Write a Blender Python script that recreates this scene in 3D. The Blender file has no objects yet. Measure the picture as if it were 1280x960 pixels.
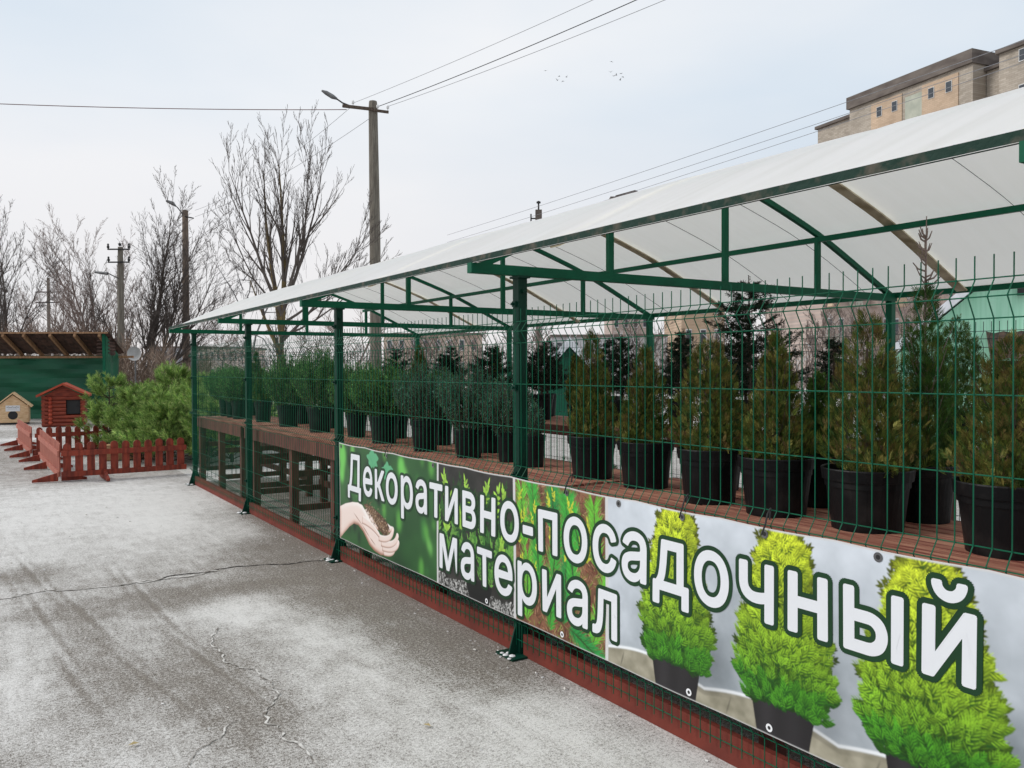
import bpy, math, random
import numpy as np
from mathutils import Vector, Matrix
from mathutils.geometry import tessellate_polygon
R = math.radians
sc = bpy.context.scene
col = sc.collection
# ------------------------------------------------------------------ camera
# world: +y runs along the fence away from the viewer, +x goes into the shelter, z is up
H, FPX, YAW, PIT, ROL = 1.55, 1042.3, .5698, -.0178, -.0041
fw = Vector((math.sin(YAW)*math.cos(PIT), math.cos(YAW)*math.cos(PIT), math.sin(PIT)))
rr = Vector((math.cos(YAW), -math.sin(YAW), 0)); uu = rr.cross(fw)
r2 = rr*math.cos(ROL)+uu*math.sin(ROL); u2 = uu*math.cos(ROL)-rr*math.sin(ROL)
cd = bpy.data.cameras.new('camera'); cam = bpy.data.objects.new('camera', cd); col.objects.link(cam)
cam.matrix_world = Matrix(((r2.x, u2.x, -fw.x, 0), (r2.y, u2.y, -fw.y, 0), (r2.z, u2.z, -fw.z, H), (0, 0, 0, 1)))
cd.sensor_width = 36; cd.lens = FPX/1280*36; cd.clip_start = .05; cd.clip_end = 3000
sc.camera = cam
# ------------------------------------------------------------------ sky and sun
w = bpy.data.worlds.new('World'); sc.world = w; w.use_nodes = True
nt = w.node_tree; N = nt.nodes; L = nt.links; N.clear()
wo = N.new('ShaderNodeOutputWorld'); bg = N.new('ShaderNodeBackground'); sky = N.new('ShaderNodeTexSky')
SUN_EL, SUN_ROT = R(38), R(-60)
sky.sky_type = 'NISHITA'; sky.sun_disc = False; sky.sun_elevation = SUN_EL; sky.sun_rotation = SUN_ROT
bg.inputs[1].default_value = .10
tc = N.new('ShaderNodeTexCoord'); mp = N.new('ShaderNodeMapping'); nz = N.new('ShaderNodeTexNoise'); cr = N.new('ShaderNodeValToRGB')
mp.inputs['Scale'].default_value = (1.0, 1.0, 3.0); nz.inputs['Scale'].default_value = 1.3; nz.inputs['Detail'].default_value = 5; nz.inputs['Roughness'].default_value = .45
cr.color_ramp.elements[0].position = .3; cr.color_ramp.elements[0].color = (6.5, 7.6, 8.7, 1)
cr.color_ramp.elements[1].position = .68; cr.color_ramp.elements[1].color = (9.3, 9.4, 9.6, 1)
mx = N.new('ShaderNodeMix'); mx.data_type = 'RGBA'; mx.inputs[0].default_value = .93
L.new(tc.outputs['Generated'], mp.inputs[0]); L.new(mp.outputs[0], nz.inputs[0]); L.new(nz.outputs[0], cr.inputs[0])
# pale warm grey band of cloud low over the horizon
sx = N.new('ShaderNodeSeparateXYZ'); L.new(tc.outputs['Generated'], sx.inputs[0])
hr = N.new('ShaderNodeMapRange'); hr.inputs[1].default_value = 0; hr.inputs[2].default_value = .30; hr.inputs[3].default_value = .85; hr.inputs[4].default_value = 0
L.new(sx.outputs[2], hr.inputs[0])
m2 = N.new('ShaderNodeMix'); m2.data_type = 'RGBA'; m2.inputs[7].default_value = (8.5, 8.1, 8.1, 1)
L.new(hr.outputs[0], m2.inputs[0]); L.new(cr.outputs[0], m2.inputs[6])
L.new(sky.outputs[0], mx.inputs[6]); L.new(m2.outputs[2], mx.inputs[7]); L.new(mx.outputs[2], bg.inputs[0]); L.new(bg.outputs[0], wo.inputs[0])
ld = bpy.data.lights.new('sun', 'SUN'); ld.energy = 1.9; ld.angle = R(20); ld.color = (1, .96, .9)
sun = bpy.data.objects.new('sun', ld); col.objects.link(sun)
sd = Vector((math.sin(SUN_ROT)*math.cos(SUN_EL), math.cos(SUN_ROT)*math.cos(SUN_EL), math.sin(SUN_EL)))
sun.rotation_euler = sd.to_track_quat('Z', 'Y').to_euler()
vs = sc.view_settings; vs.view_transform = 'Standard'; vs.look = 'None'; vs.exposure = .03; vs.gamma = 1
sc.cycles.max_bounces = 8; sc.cycles.transparent_max_bounces = 8; sc.cycles.diffuse_bounces = 4

# ------------------------------------------------------------------ materials
def S(r, g, b):
    f = lambda c: (c/255/12.92) if c/255 <= .04045 else ((c/255+.055)/1.055)**2.4
    return (f(r), f(g), f(b), 1)
def mat(name, c1, c2=None, scale=8, rough=.7, bump=.0, detail=4, spec=.3, metal=0, stretch=(1, 1, 1), lo=.35, hi=.65, bscale=None):
    m = bpy.data.materials.new(name); m.use_nodes = True; n = m.node_tree.nodes; l = m.node_tree.links
    b = n['Principled BSDF']; b.inputs['Roughness'].default_value = rough; b.inputs['Specular IOR Level'].default_value = spec; b.inputs['Metallic'].default_value = metal
    t = n.new('ShaderNodeTexCoord'); mpp = n.new('ShaderNodeMapping'); mpp.inputs['Scale'].default_value = stretch
    no = n.new('ShaderNodeTexNoise'); no.inputs['Scale'].default_value = scale; no.inputs['Detail'].default_value = detail
    l.new(t.outputs['Object'], mpp.inputs[0]); l.new(mpp.outputs[0], no.inputs[0])
    r = n.new('ShaderNodeValToRGB'); r.color_ramp.elements[0].position = lo; r.color_ramp.elements[1].position = hi
    r.color_ramp.elements[0].color = c1; r.color_ramp.elements[1].color = c2 or c1
    l.new(no.outputs[0], r.inputs[0]); l.new(r.outputs[0], b.inputs['Base Color'])
    if bump:
        bp = n.new('ShaderNodeBump'); bp.inputs['Strength'].default_value = bump; bp.inputs['Distance'].default_value = .02
        n2 = n.new('ShaderNodeTexNoise'); n2.inputs['Scale'].default_value = bscale or scale*3; n2.inputs['Detail'].default_value = 6
        l.new(mpp.outputs[0], n2.inputs[0]); l.new(n2.outputs[0], bp.inputs['Height']); l.new(bp.outputs[0], b.inputs['Normal'])
    return m
def attr_mat(name, rough=.6, spec=.25, trans=0, noise=0):
    """colour of each leaf / printed shape comes from its own colour attribute"""
    m = bpy.data.materials.new(name); m.use_nodes = True; n = m.node_tree.nodes; l = m.node_tree.links
    b = n['Principled BSDF']; b.inputs['Roughness'].default_value = rough; b.inputs['Specular IOR Level'].default_value = spec
    a = n.new('ShaderNodeAttribute'); a.attribute_name = 'col'
    l.new(a.outputs['Color'], b.inputs['Base Color'])
    if trans:
        tr = n.new('ShaderNodeBsdfTranslucent'); ms = n.new('ShaderNodeMixShader'); ms.inputs[0].default_value = trans
        l.new(a.outputs['Color'], tr.inputs[0]); l.new(b.outputs[0], ms.inputs[1]); l.new(tr.outputs[0], ms.inputs[2])
        l.new(ms.outputs[0], n['Material Output'].inputs[0])
    return m
GREEN = mat('green_paint', (.002, .088, .045, 1), (.003, .115, .058, 1), 6, .5, .1, spec=.18)
DGREEN = mat('dark_green_paint', (.001, .030, .018, 1), (.002, .042, .026, 1), 6, .5, .1, spec=.2)
WIRE = mat('green_wire_coating', (.002, .085, .044, 1), (.003, .115, .060, 1), 6, .45, spec=.18)
DWIRE = mat('dark_wire', (.006, .022, .018, 1), (.01, .04, .03, 1), 6, .5)
PIPE = mat('weathered_eave_strip', (.005, .030, .020, 1), (.10, .085, .065, 1), 14, .7, .3, lo=.5, hi=.72)
JOINT = mat('brown_joint_profile', S(226, 216, 190), S(176, 162, 132), 9, .7)
RED = mat('red_brown_stain', S(118, 48, 40), S(92, 38, 34), 5, .65, .25, stretch=(1, 1, 6))
REDB = mat('red_brown_kerb_board', S(122, 54, 42), S(98, 44, 36), 4, .75, .3)
TABLE = mat('worn_red_boards', S(176, 128, 106), S(112, 54, 46), 5, .75, .3, stretch=(8, .6, 1))
TLEG = mat('brown_table_timber', S(112, 66, 56), S(80, 46, 42), 6, .75, .2, stretch=(3, 3, .6))
PICKET = mat('picket_red_stain', S(150, 64, 46), S(104, 44, 34), 7, .6, .25, stretch=(3, 3, .5))
PICKETW = mat('picket_faded_back', S(176, 112, 96), S(150, 86, 74), 7, .75, .25, stretch=(3, 3, .5))
POT = mat('black_pot_plastic', (.0042, .0045, .0055, 1), (.022, .021, .020, 1), 9, .5, .08, spec=.22, lo=.5, hi=.8)
SOIL = mat('potting_soil', (.035, .024, .016, 1), (.13, .1, .07, 1), 60, .95, .8)
BARK = mat('bark', (.06, .045, .035, 1), (.13, .10, .08, 1), 12, .9, .6, stretch=(4, 4, 1))
LICHEN = mat('lichen_bark', (.20, .145, .06, 1), (.10, .075, .045, 1), 7, .9, .6, stretch=(2, 2, 1))
TWIG = mat('dark_twigs', (.085, .07, .062, 1), (.13, .11, .10, 1), 5, .9)
TWIGR = mat('reddish_twigs', (.19, .145, .125, 1), (.27, .21, .19, 1), 3, .9)
TWIGG = mat('grey_twigs', (.17, .16, .16, 1), (.25, .24, .24, 1), 3, .9)
CONC = mat('pole_concrete', S(128, 122, 112), S(98, 92, 84), 5, .9, .4, stretch=(6, 6, .5))
CONCB = mat('pole_weathered', S(126, 112, 100), S(104, 90, 80), 5, .9, .4, stretch=(6, 6, .5))
STEEL = mat('dull_steel', (.12, .12, .125, 1), (.2, .2, .2, 1), 8, .5, metal=.4)
DARK = mat('dark_metal', (.02, .02, .022, 1), (.03, .03, .03, 1), 8, .6)
WHITE = mat('insulator_white', (.7, .7, .7, 1), None, 8, .3, spec=.6)
FOL = attr_mat('needle_foliage', .65, .2, .15)
PRINT = attr_mat('banner_print', .45, .3)
BRICK = None

# ------------------------------------------------------------------ mesh helpers
class MB:
    def __init__(s): s.v = []; s.f = []; s.mi = []; s.m = 0
    def face(s, pts):
        b = len(s.v); s.v += [tuple(p) for p in pts]; s.f.append(tuple(range(b, b+len(pts)))); s.mi.append(s.m)
    def box(s, c, d, rz=0, rot=None):
        c = Vector(c); b = len(s.v); M = rot or Matrix.Rotation(rz, 3, 'Z')
        for z in (-1, 1):
            for y in (-1, 1):
                for x in (-1, 1): s.v.append(tuple(c+M@Vector((x*d[0]/2, y*d[1]/2, z*d[2]/2))))
        for q in ((0, 2, 3, 1), (4, 5, 7, 6), (0, 1, 5, 4), (2, 6, 7, 3), (0, 4, 6, 2), (1, 3, 7, 5)):
            s.f.append(tuple(b+i for i in q)); s.mi.append(s.m)
    def bar(s, a, b, w, h=None):                       # rectangular tube a -> b
        a = Vector(a); b = Vector(b); d = b-a; q = d.to_track_quat('Y', 'Z').to_matrix()
        s.box((a+b)/2, (w, d.length, h or w), rot=q)
    def tube(s, pts, r, n=6, cap=True):
        pts = [Vector(p) for p in pts]; k = len(pts); rs = r if isinstance(r, (list, tuple)) else [r]*k
        base = len(s.v); d = (pts[1]-pts[0]).normalized(); ref = Vector((0, 0, 1)) if abs(d.z) < .9 else Vector((1, 0, 0))
        u = d.cross(ref).normalized()
        for i, p in enumerate(pts):
            t = (pts[min(i+1, k-1)]-pts[max(i-1, 0)]).normalized()
            u = (u-t*u.dot(t)).normalized(); v = t.cross(u)
            for j in range(n):
                a = 2*math.pi*j/n; s.v.append(tuple(p+(u*math.cos(a)+v*math.sin(a))*rs[i]))
        for i in range(k-1):
            for j in range(n):
                s.f.append((base+i*n+j, base+i*n+(j+1) % n, base+(i+1)*n+(j+1) % n, base+(i+1)*n+j)); s.mi.append(s.m)
        if cap:
            s.f.append(tuple(base+j for j in reversed(range(n)))); s.mi.append(s.m)
            s.f.append(tuple(base+(k-1)*n+j for j in range(n))); s.mi.append(s.m)
    def lathe(s, prof, n=28, c=(0, 0, 0)):
        base = len(s.v)
        for (r, z) in prof:
            for j in range(n):
                a = 2*math.pi*j/n; s.v.append((c[0]+r*math.cos(a), c[1]+r*math.sin(a), c[2]+z))
        for i in range(len(prof)-1):
            for j in range(n):
                s.f.append((base+i*n+j, base+i*n+(j+1) % n, base+(i+1)*n+(j+1) % n, base+(i+1)*n+j)); s.mi.append(s.m)
    def build(s, name, m, parent=None, smooth=False):
        me = bpy.data.meshes.new(name); me.from_pydata(s.v, [], s.f)
        for q in (m if isinstance(m, (list, tuple)) else [m]): me.materials.append(q)
        if any(s.mi): me.polygons.foreach_set('material_index', s.mi)
        if smooth: me.polygons.foreach_set('use_smooth', [True]*len(me.polygons))
        me.update(); o = bpy.data.objects.new(name, me); col.objects.link(o)
        if parent: o.parent = parent
        return o
def tag(o, label=None, cat=None, group=None, kind=None):
    for k, v in (('label', label), ('category', cat), ('group', group), ('kind', kind)):
        if v: o[k] = v
    return o
def thing(name, label, cat, loc=(0, 0, 0), rz=0, group=None):
    o = bpy.data.objects.new(name, None); o.empty_display_size = .2; col.objects.link(o); o.location = loc; o.rotation_euler = (0, 0, rz)
    return tag(o, label, cat, group)
kids = {}
def dup(root, loc, rz=0, scale=(1, 1, 1), label=None, group=None):
    c = root.copy(); col.objects.link(c); c.location = loc; c.rotation_euler = (0, 0, rz); c.scale = scale
    if label: c['label'] = label
    if group: c['group'] = group
    for ch in root.children:
        d = ch.copy(); col.objects.link(d); d.parent = c
        for g in ch.children:
            e = g.copy(); col.objects.link(e); e.parent = d
    return c
def blades(name, P, D, Ln, Wd, C, parent=None, m=None, side=None, rng=None):
    """many small needle or leaf blades: base P, direction D, length, width, colour"""
    n = len(P); rng = rng or np.random.default_rng(1)
    D = D/np.linalg.norm(D, axis=1, keepdims=True)
    if side is None:
        q = rng.normal(size=(n, 3)); side = np.cross(D, q)
    side = side/np.maximum(np.linalg.norm(side, axis=1, keepdims=True), 1e-6)
    Ln = np.broadcast_to(Ln, n)[:, None]; Wd = np.broadcast_to(Wd, n)[:, None]
    V = np.empty((n, 4, 3), np.float32)
    V[:, 0] = P; V[:, 1] = P+D*Ln*.45+side*Wd*.5; V[:, 2] = P+D*Ln; V[:, 3] = P+D*Ln*.45-side*Wd*.5
    me = bpy.data.meshes.new(name); me.vertices.add(4*n); me.vertices.foreach_set('co', V.ravel())
    me.loops.add(4*n); me.loops.foreach_set('vertex_index', np.arange(4*n, dtype=np.int32))
    me.polygons.add(n); me.polygons.foreach_set('loop_start', np.arange(0, 4*n, 4, dtype=np.int32)); me.polygons.foreach_set('loop_total', np.full(n, 4, np.int32))
    me.update(calc_edges=True)
    ca = me.color_attributes.new('col', 'FLOAT_COLOR', 'POINT')
    cc = np.ones((n, 4, 4), np.float32); cc[:, :, :3] = np.asarray(C)[:, None, :]; ca.data.foreach_set('color', cc.ravel())
    me.materials.append(m or FOL); o = bpy.data.objects.new(name, me); col.objects.link(o)
    if parent: o.parent = parent
    return o
def at(px, d, z=0):                                    # a spot on the ground, seen under column px, d metres ahead
    x = (px-640)/FPX*d; y = d
    return Vector((rr.x*x+math.sin(YAW)*y, rr.y*x+math.cos(YAW)*y, z))
def zat(py, d): return H+(461.4-py)/FPX*d
random.seed(7)

# ------------------------------------------------------------------ ground
NF, S4, SP = 2.4624, 3.7786, 2.6916                    # fence plane, fourth post, post spacing
def ground():
    xs = np.concatenate([[-400, -60, -15], np.arange(-6, -.3, .1), np.arange(-.3, 2.75, .022), np.arange(2.8, 7.01, .1), [8, 10, 12, 13.8, 14.6, 30, 100, 400]])
    ys = np.concatenate([[-300, -30, -6], np.arange(-1, 16.01, .07), np.arange(17, 40, 1.0), [60, 140, 500]])
    X, Y = np.meshgrid(xs, ys); nx, ny = len(xs), len(ys)
    V = np.stack([X, Y, np.zeros_like(X)], -1).reshape(-1, 3)
    Fr = np.full(X.shape, .50)
    def blob(x, y, rx, ry, v, a=0):
        nonlocal Fr
        c, s = math.cos(a), math.sin(a); dx = (X-x)*c+(Y-y)*s; dy = -(X-x)*s+(Y-y)*c
        wgt = np.exp(-((dx/rx)**2+(dy/ry)**2)**1.4); Fr = Fr*(1-wgt)+v*wgt
    for a in [(1.66, 10.2, 1.0, 2.6, 1.05), (.6, 10.5, .9, 2.6, 1.0), (-.6, 9.5, 1.0, 3, .85), (-.3, 6.2, .5, 1.5, .7), (.3, 8.2, .7, 1.0, .8), (1.9, 7.4, .5, .5, .8), (2.2, 9, .35, .9, .75),
              (1.45, 6.0, .95, .33, .08), (.6, 6.0, .5, .28, .25), (.45, 5.2, .25, .5, .28), (.75, 4.5, .4, .3, .22), (1.05, 3.9, .3, .5, .2), (.3, 7.3, .35, .3, .25),
              (1.42, 5.45, .32, .42, .95), (1.75, 4.7, .3, .45, .92), (1.6, 4.0, .45, .5, .72), (1.9, 3.0, .55, .75, .88), (2.25, 2.3, .5, .6, .8), (1.5, 3.0, .4, .6, .7),
              (.2, 5.4, .2, .5, .75), (.08, 4.6, .2, .5, .8), (.5, 3.6, .3, .4, .6), (.8, 5.2, .15, .6, .55),
              (2.5, 8.1, .22, 1.5, .05), (2.55, 7.1, .9, .8, .05), (2.35, 6.2, .55, .9, .05), (2.3, 5.3, .5, 1.0, .05), (2.35, 4.4, .42, .8, .05), (2.3, 3.8, .38, .45, .08), (2.62, 3.2, .12, .6, .5),
              (-.5, 17, 3, 4, .35), (-3, 24, 5, 5, .4), (1.2, 16, .5, .6, .9), (.5, 22, 1.4, .5, .9), (-1.5, 19, 1.5, .8, .75), (.3, 26.5, 2, .6, .9)]:
        blob(*a)
    for pl in ([(.16, 9.2), (.4, 6.8), (.59, 5.3), (.72, 4.5), (.95, 3.4)], [(.13, 8.0), (.3, 5.85), (.41, 4.7), (.55, 3.6)], [(.83, 7.9), (.95, 5.2), (1.09, 4.2), (1.2, 3.4)]):
        for off in (-.03, .035):
            py_ = np.array([p[1] for p in pl][::-1]); px_ = np.array([p[0] for p in pl][::-1])
            cx = np.interp(Y, py_, px_)+off; inside = (Y > py_[0]) & (Y < py_[-1])
            fade = np.clip((Y-py_[0])/1.2, 0, 1)*np.clip((py_[-1]-Y)/1.5, 0, 1)*(.6+.4*np.sin(Y*2.1+off*40)); Fr = Fr-.42*np.exp(-((X-cx)/.018)**2)*inside*fade+.2*np.exp(-((X-cx-.038)/.016)**2)*inside*fade
    Fr = np.where(X > NF+.15, .25, Fr); Fr = np.where(X > 6.3, .45, Fr); Fr = np.where(X > 14, .9, Fr); Fr = np.where((X > 4.6) & (X < 6.3), .35, Fr)
    Fr = np.where(Y > 40, .8, Fr)
    Fr = np.where((X > 2.6) & (X < 6) & (Y > 12) & (Y < 22), .85, Fr)
    idx = np.arange(nx*ny).reshape(ny, nx)
    F = np.stack([idx[:-1, :-1], idx[:-1, 1:], idx[1:, 1:], idx[1:, :-1]], -1).reshape(-1, 4)
    me = bpy.data.meshes.new('ground'); me.from_pydata(V.tolist(), [], F.tolist())
    ca = me.color_attributes.new('frost', 'FLOAT_COLOR', 'POINT'); cc = np.ones((nx*ny, 4)); cc[:, 0] = Fr.ravel(); ca.data.foreach_set('color', cc.ravel())
    m = bpy.data.materials.new('frosty_asphalt'); m.use_nodes = True; n = m.node_tree.nodes; l = m.node_tree.links; b = n['Principled BSDF']
    t = n.new('ShaderNodeTexCoord')
    def noise(s, d=6, r=.6, st=None):
        k = n.new('ShaderNodeTexNoise'); k.inputs['Scale'].default_value = s; k.inputs['Detail'].default_value = d; k.inputs['Roughness'].default_value = r
        if st:
            q = n.new('ShaderNodeMapping'); q.inputs['Scale'].default_value = st; l.new(t.outputs['Object'], q.inputs[0]); l.new(q.outputs[0], k.inputs[0])
        else: l.new(t.outputs['Object'], k.inputs[0])
        return k.outputs[0]
    def mth(op, a, b_=None, c=None):
        k = n.new('ShaderNodeMath'); k.operation = op
        for i, q in enumerate((a, b_, c)):
            if q is None: continue
            if isinstance(q, (int, float)): k.inputs[i].default_value = q
            else: l.new(q, k.inputs[i])
        return k.outputs[0]
    at_ = n.new('ShaderNodeAttribute'); at_.attribute_name = 'frost'; sp = n.new('ShaderNodeSeparateColor'); l.new(at_.outputs['Color'], sp.inputs[0])
    big = noise(1.6, 5, .6); mid = noise(7, 7, .7); fine = noise(60, 4, .7); grit = noise(170, 3, .7)
    streak = noise(5, 5, .65, (3.0, .55, 1))
    f = mth('ADD', sp.outputs[0], mth('MULTIPLY', mth('SUBTRACT', big, .5), .6))
    f = mth('ADD', f, mth('MULTIPLY', mth('SUBTRACT', mid, .5), .9))
    f = mth('ADD', f, mth('MULTIPLY', mth('SUBTRACT', streak, .5), .7))
    f = mth('ADD', f, mth('MULTIPLY', mth('SUBTRACT', fine, .5), 1.7))
    f = mth('ADD', f, mth('MULTIPLY', mth('SUBTRACT', grit, .5), 2.4))
    mr = n.new('ShaderNodeMapRange'); mr.inputs[1].default_value = .16; mr.inputs[2].default_value = 1.0; l.new(f, mr.inputs[0])
    stone = n.new('ShaderNodeValToRGB'); stone.color_ramp.elements[0].position = .43; stone.color_ramp.elements[0].color = (.108, .092, .078, 1)
    stone.color_ramp.elements[1].position = .60; stone.color_ramp.elements[1].color = (.345, .312, .272, 1)
    l.new(mth('ADD', mth('MULTIPLY', grit, .6), mth('MULTIPLY', fine, .4)), stone.inputs[0])
    fc = n.new('ShaderNodeRGB'); fc.outputs[0].default_value = (.70, .685, .665, 1)
    mxx = n.new('ShaderNodeMix'); mxx.data_type = 'RGBA'; l.new(mr.outputs[0], mxx.inputs[0]); l.new(stone.outputs[0], mxx.inputs[6]); l.new(fc.outputs[0], mxx.inputs[7])
    l.new(mxx.outputs[2], b.inputs['Base Color']); b.inputs['Roughness'].default_value = .85; b.inputs['Specular IOR Level'].default_value = .25
    bp = n.new('ShaderNodeBump'); bp.inputs['Strength'].default_value = .5; bp.inputs['Distance'].default_value = .006
    l.new(mth('ADD', grit, fine), bp.inputs['Height']); l.new(bp.outputs[0], b.inputs['Normal'])
    me.materials.append(m); o = bpy.data.objects.new('ground', me); col.objects.link(o); tag(o, kind='structure')
ground()
CRACK = mat('crack_dark', (.03, .026, .022, 1), (.05, .045, .04, 1), 30, .95)
CRSNOW = mat('crack_snow', (.66, .64, .61, 1), (.16, .14, .12, 1), 14, .9, lo=.42, hi=.6)
def crack(pts, wd, m, seed, dz=.004):
    rnd = random.Random(seed); P = []
    pts = [Vector((a, b, 0)) for a, b in pts]
    def rec(a, b, k):
        if k == 0: P.append(a); return
        d = b-a; mid = (a+b)/2+Vector((-d.y, d.x, 0))*rnd.uniform(-.16, .16); rec(a, mid, k-1); rec(mid, b, k-1)
    for a, b in zip(pts[:-1], pts[1:]): rec(a, b, 4)
    P.append(pts[-1]); mb = MB(); prev = None
    for i, p in enumerate(P):
        d = (P[min(i+1, len(P)-1)]-P[max(i-1, 0)]).normalized(); q = Vector((-d.y, d.x, 0)); ww = wd*rnd.uniform(.35, 1.3)*(.3 if i in (0, len(P)-1) else 1)
        cur = (p+q*ww, p-q*ww)
        if prev: mb.face([(prev[1].x, prev[1].y, dz), (cur[1].x, cur[1].y, dz), (cur[0].x, cur[0].y, dz), (prev[0].x, prev[0].y, dz)])
        prev = cur
    return tag(mb.build('ground_crack', m), kind='structure')
crack([(-1.2, 6.9), (.11, 6.61), (.4, 6.71), (.84, 6.57), (1.1, 6.6)], .010, CRSNOW, 1)
crack([(1.1, 6.6), (1.47, 6.62), (1.9, 6.64), (2.38, 6.5)], .009, CRACK, 2)
crack([(.84, 6.57), (1.2, 6.6), (1.55, 6.62)], .010, CRSNOW, 8, .008)
crack([(1.2, 5.16), (1.1, 4.71), (1.13, 4.4), (1.21, 4.12), (1.17, 3.91), (1.08, 3.77), (1.08, 3.52), (1.1, 3.1)], .0055, CRSNOW, 3)
crack([(.6, 3.2), (.68, 3.39), (.79, 3.57), (.95, 3.75)], .004, CRSNOW, 4)
mb = MB(); rnd = random.Random(5)
for i in range(260):
    if i < 110: x, y = rnd.uniform(2.28, 2.44), rnd.uniform(.5, 12)
    else: x, y = rnd.uniform(-1.5, 2.3), rnd.uniform(1.8, 11)
    r_ = rnd.uniform(.003, .008)*(1.5 if rnd.random() < .08 else 1); a = rnd.uniform(0, 3)
    mb.box((x, y, r_*.35), (r_*2, r_*1.4, r_*.8), rot=Matrix.Rotation(a, 3, 'Z')@Matrix.Rotation(.5, 3, 'X'))
tag(mb.build('snow_crumbs', mat('crumb_snow', (.72, .71, .7, 1), (.5, .47, .43, 1), 8, .9)), 'small crumbs of snow and grit scattered over the asphalt', 'snow crumbs', kind='stuff')
# fallen leaves
LEAFM = mat('dry_leaf', (.45, .36, .18, 1), (.3, .22, .1, 1), 10, .8)
for i, (x, y, lab) in enumerate([(.52, 3.72, 'pale dry leaf on the asphalt near the bottom left corner'), (1.62, 3.22, 'yellowish dry leaf on frosty asphalt by the lower end of the snowy crack')]):
    q = MB(); q.face([(-.02, 0, .006), (0, -.012, .01), (.024, 0, .006), (.004, .013, .012)]); q.face([(-.02, 0, .006), (-.03, .002, .007), (-.031, -.001, .007)])
    o = q.build('dry_leaf', LEAFM); o.location = (x, y, .004); o.rotation_euler = (0, 0, i*2.); tag(o, lab, 'leaf')
# ------------------------------------------------------------------ canopy shelter
ARC = [(0, 2.775), (.31, 2.71), (.6, 2.615), (.94, 2.50), (1.33, 2.325), (1.67, 2.165), (1.85, 2.085)]
NC = 4.03
def arch(n): return float(np.interp(abs(n-NC), [a for a, _ in ARC], [b for _, b in ARC])) if abs(n-NC) < 1.85 else 2.085-(abs(n-NC)-1.85)*.45
def archs(n): return sum(arch(n+q)*w_ for q, w_ in ((-.16, .25), (0, .5), (.16, .25)))
shel = thing('canopy_shelter', 'long open shelter with green steel posts and a milky white arched canopy', 'shelter', (0, 0, 0))
TR = [S4+SP*k-(.05 if k == -1 else 0) for k in (-2, -1, 0, 1, 2, 3)]
S0, S1 = -1.9, 11.97
# roof sheet
m = bpy.data.materials.new('milky_canopy_sheet'); m.use_nodes = True; n = m.node_tree.nodes; l = m.node_tree.links; b = n['Principled BSDF']
b.inputs['Roughness'].default_value = .45
t = n.new('ShaderNodeTexCoord'); mp_ = n.new('ShaderNodeMapping'); mp_.inputs['Scale'].default_value = (.35, 3.5, .35); no = n.new('ShaderNodeTexNoise'); no.inputs['Scale'].default_value = 3; no.inputs['Detail'].default_value = 6
l.new(t.outputs['Object'], mp_.inputs[0]); l.new(mp_.outputs[0], no.inputs[0]); rp = n.new('ShaderNodeValToRGB')
rp.color_ramp.elements[0].position = .25; rp.color_ramp.elements[0].color = (.88, .88, .86, 1); rp.color_ramp.elements[1].position = .6; rp.color_ramp.elements[1].color = (.99, .99, .99, 1)
l.new(no.outputs[0], rp.inputs[0]); l.new(rp.outputs[0], b.inputs['Base Color'])
tr = n.new('ShaderNodeBsdfTranslucent'); tr.inputs[0].default_value = (1.0, .99, .93, 1); ms = n.new('ShaderNodeMixShader'); ms.inputs[0].default_value = .42
l.new(b.outputs[0], ms.inputs[1]); l.new(tr.outputs[0], ms.inputs[2]); l.new(ms.outputs[0], n['Material Output'].inputs[0])
ROOF = m
mb = MB(); ns_ = np.linspace(2.165, 5.90, 41); ss_ = np.linspace(S0, S1, 60); rnd = np.random.default_rng(4)
sagf = lambda s, a: min(1, (a-2.165)/.35, (5.9-a)/.35)*(.010*math.sin(math.pi*(((s-S4) % SP)/SP))+.004*math.sin(s*5.3+a*4)+.003*math.sin(s*11+a*2))
hh = [[archs(a)+.024-sagf(s, a) for a in ns_] for s in ss_]
for i in range(len(ss_)-1):
    for j in range(len(ns_)-1):
        mb.face([(ns_[j], ss_[i], hh[i][j]), (ns_[j+1], ss_[i], hh[i][j+1]), (ns_[j+1], ss_[i+1], hh[i+1][j+1]), (ns_[j], ss_[i+1], hh[i+1][j])])
ro = mb.build('roof_sheet', ROOF, shel, smooth=True)
for s in [3.24+2.22*k for k in range(-2, 4)]:
    mb = MB()                                # joint profiles between the sheets
    for a, b2 in zip(np.linspace(2.32, 5.84, 40)[:-1], np.linspace(2.32, 5.84, 40)[1:]):
        mb.bar((a, s, archs(a)-.013), (b2, s, archs(b2)-.013), .075, .010)
    mb.build('joint_profile', JOINT, shel)
for s in np.arange(.8, 11.8, .46):
    for a in (2.25,):
        mb = MB(); mb.lathe([(0, .012), (.010, .010), (.013, 0)], 8, (a+random.uniform(-.02, .02), s, archs(a)+.024))
        mb.build('roof_screw', DARK, shel)
for s in [3.24+2.22*k+o_ for k in range(-1, 4) for o_ in (.74, 1.48)]:
    mb = MB(); mb.tube([(a, s+.03*math.sin(a*2), archs(a)-.004) for a in np.linspace(4.1, 5.86, 14)], .0022, 4); mb.build('seam_wire', DARK, shel)
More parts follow.
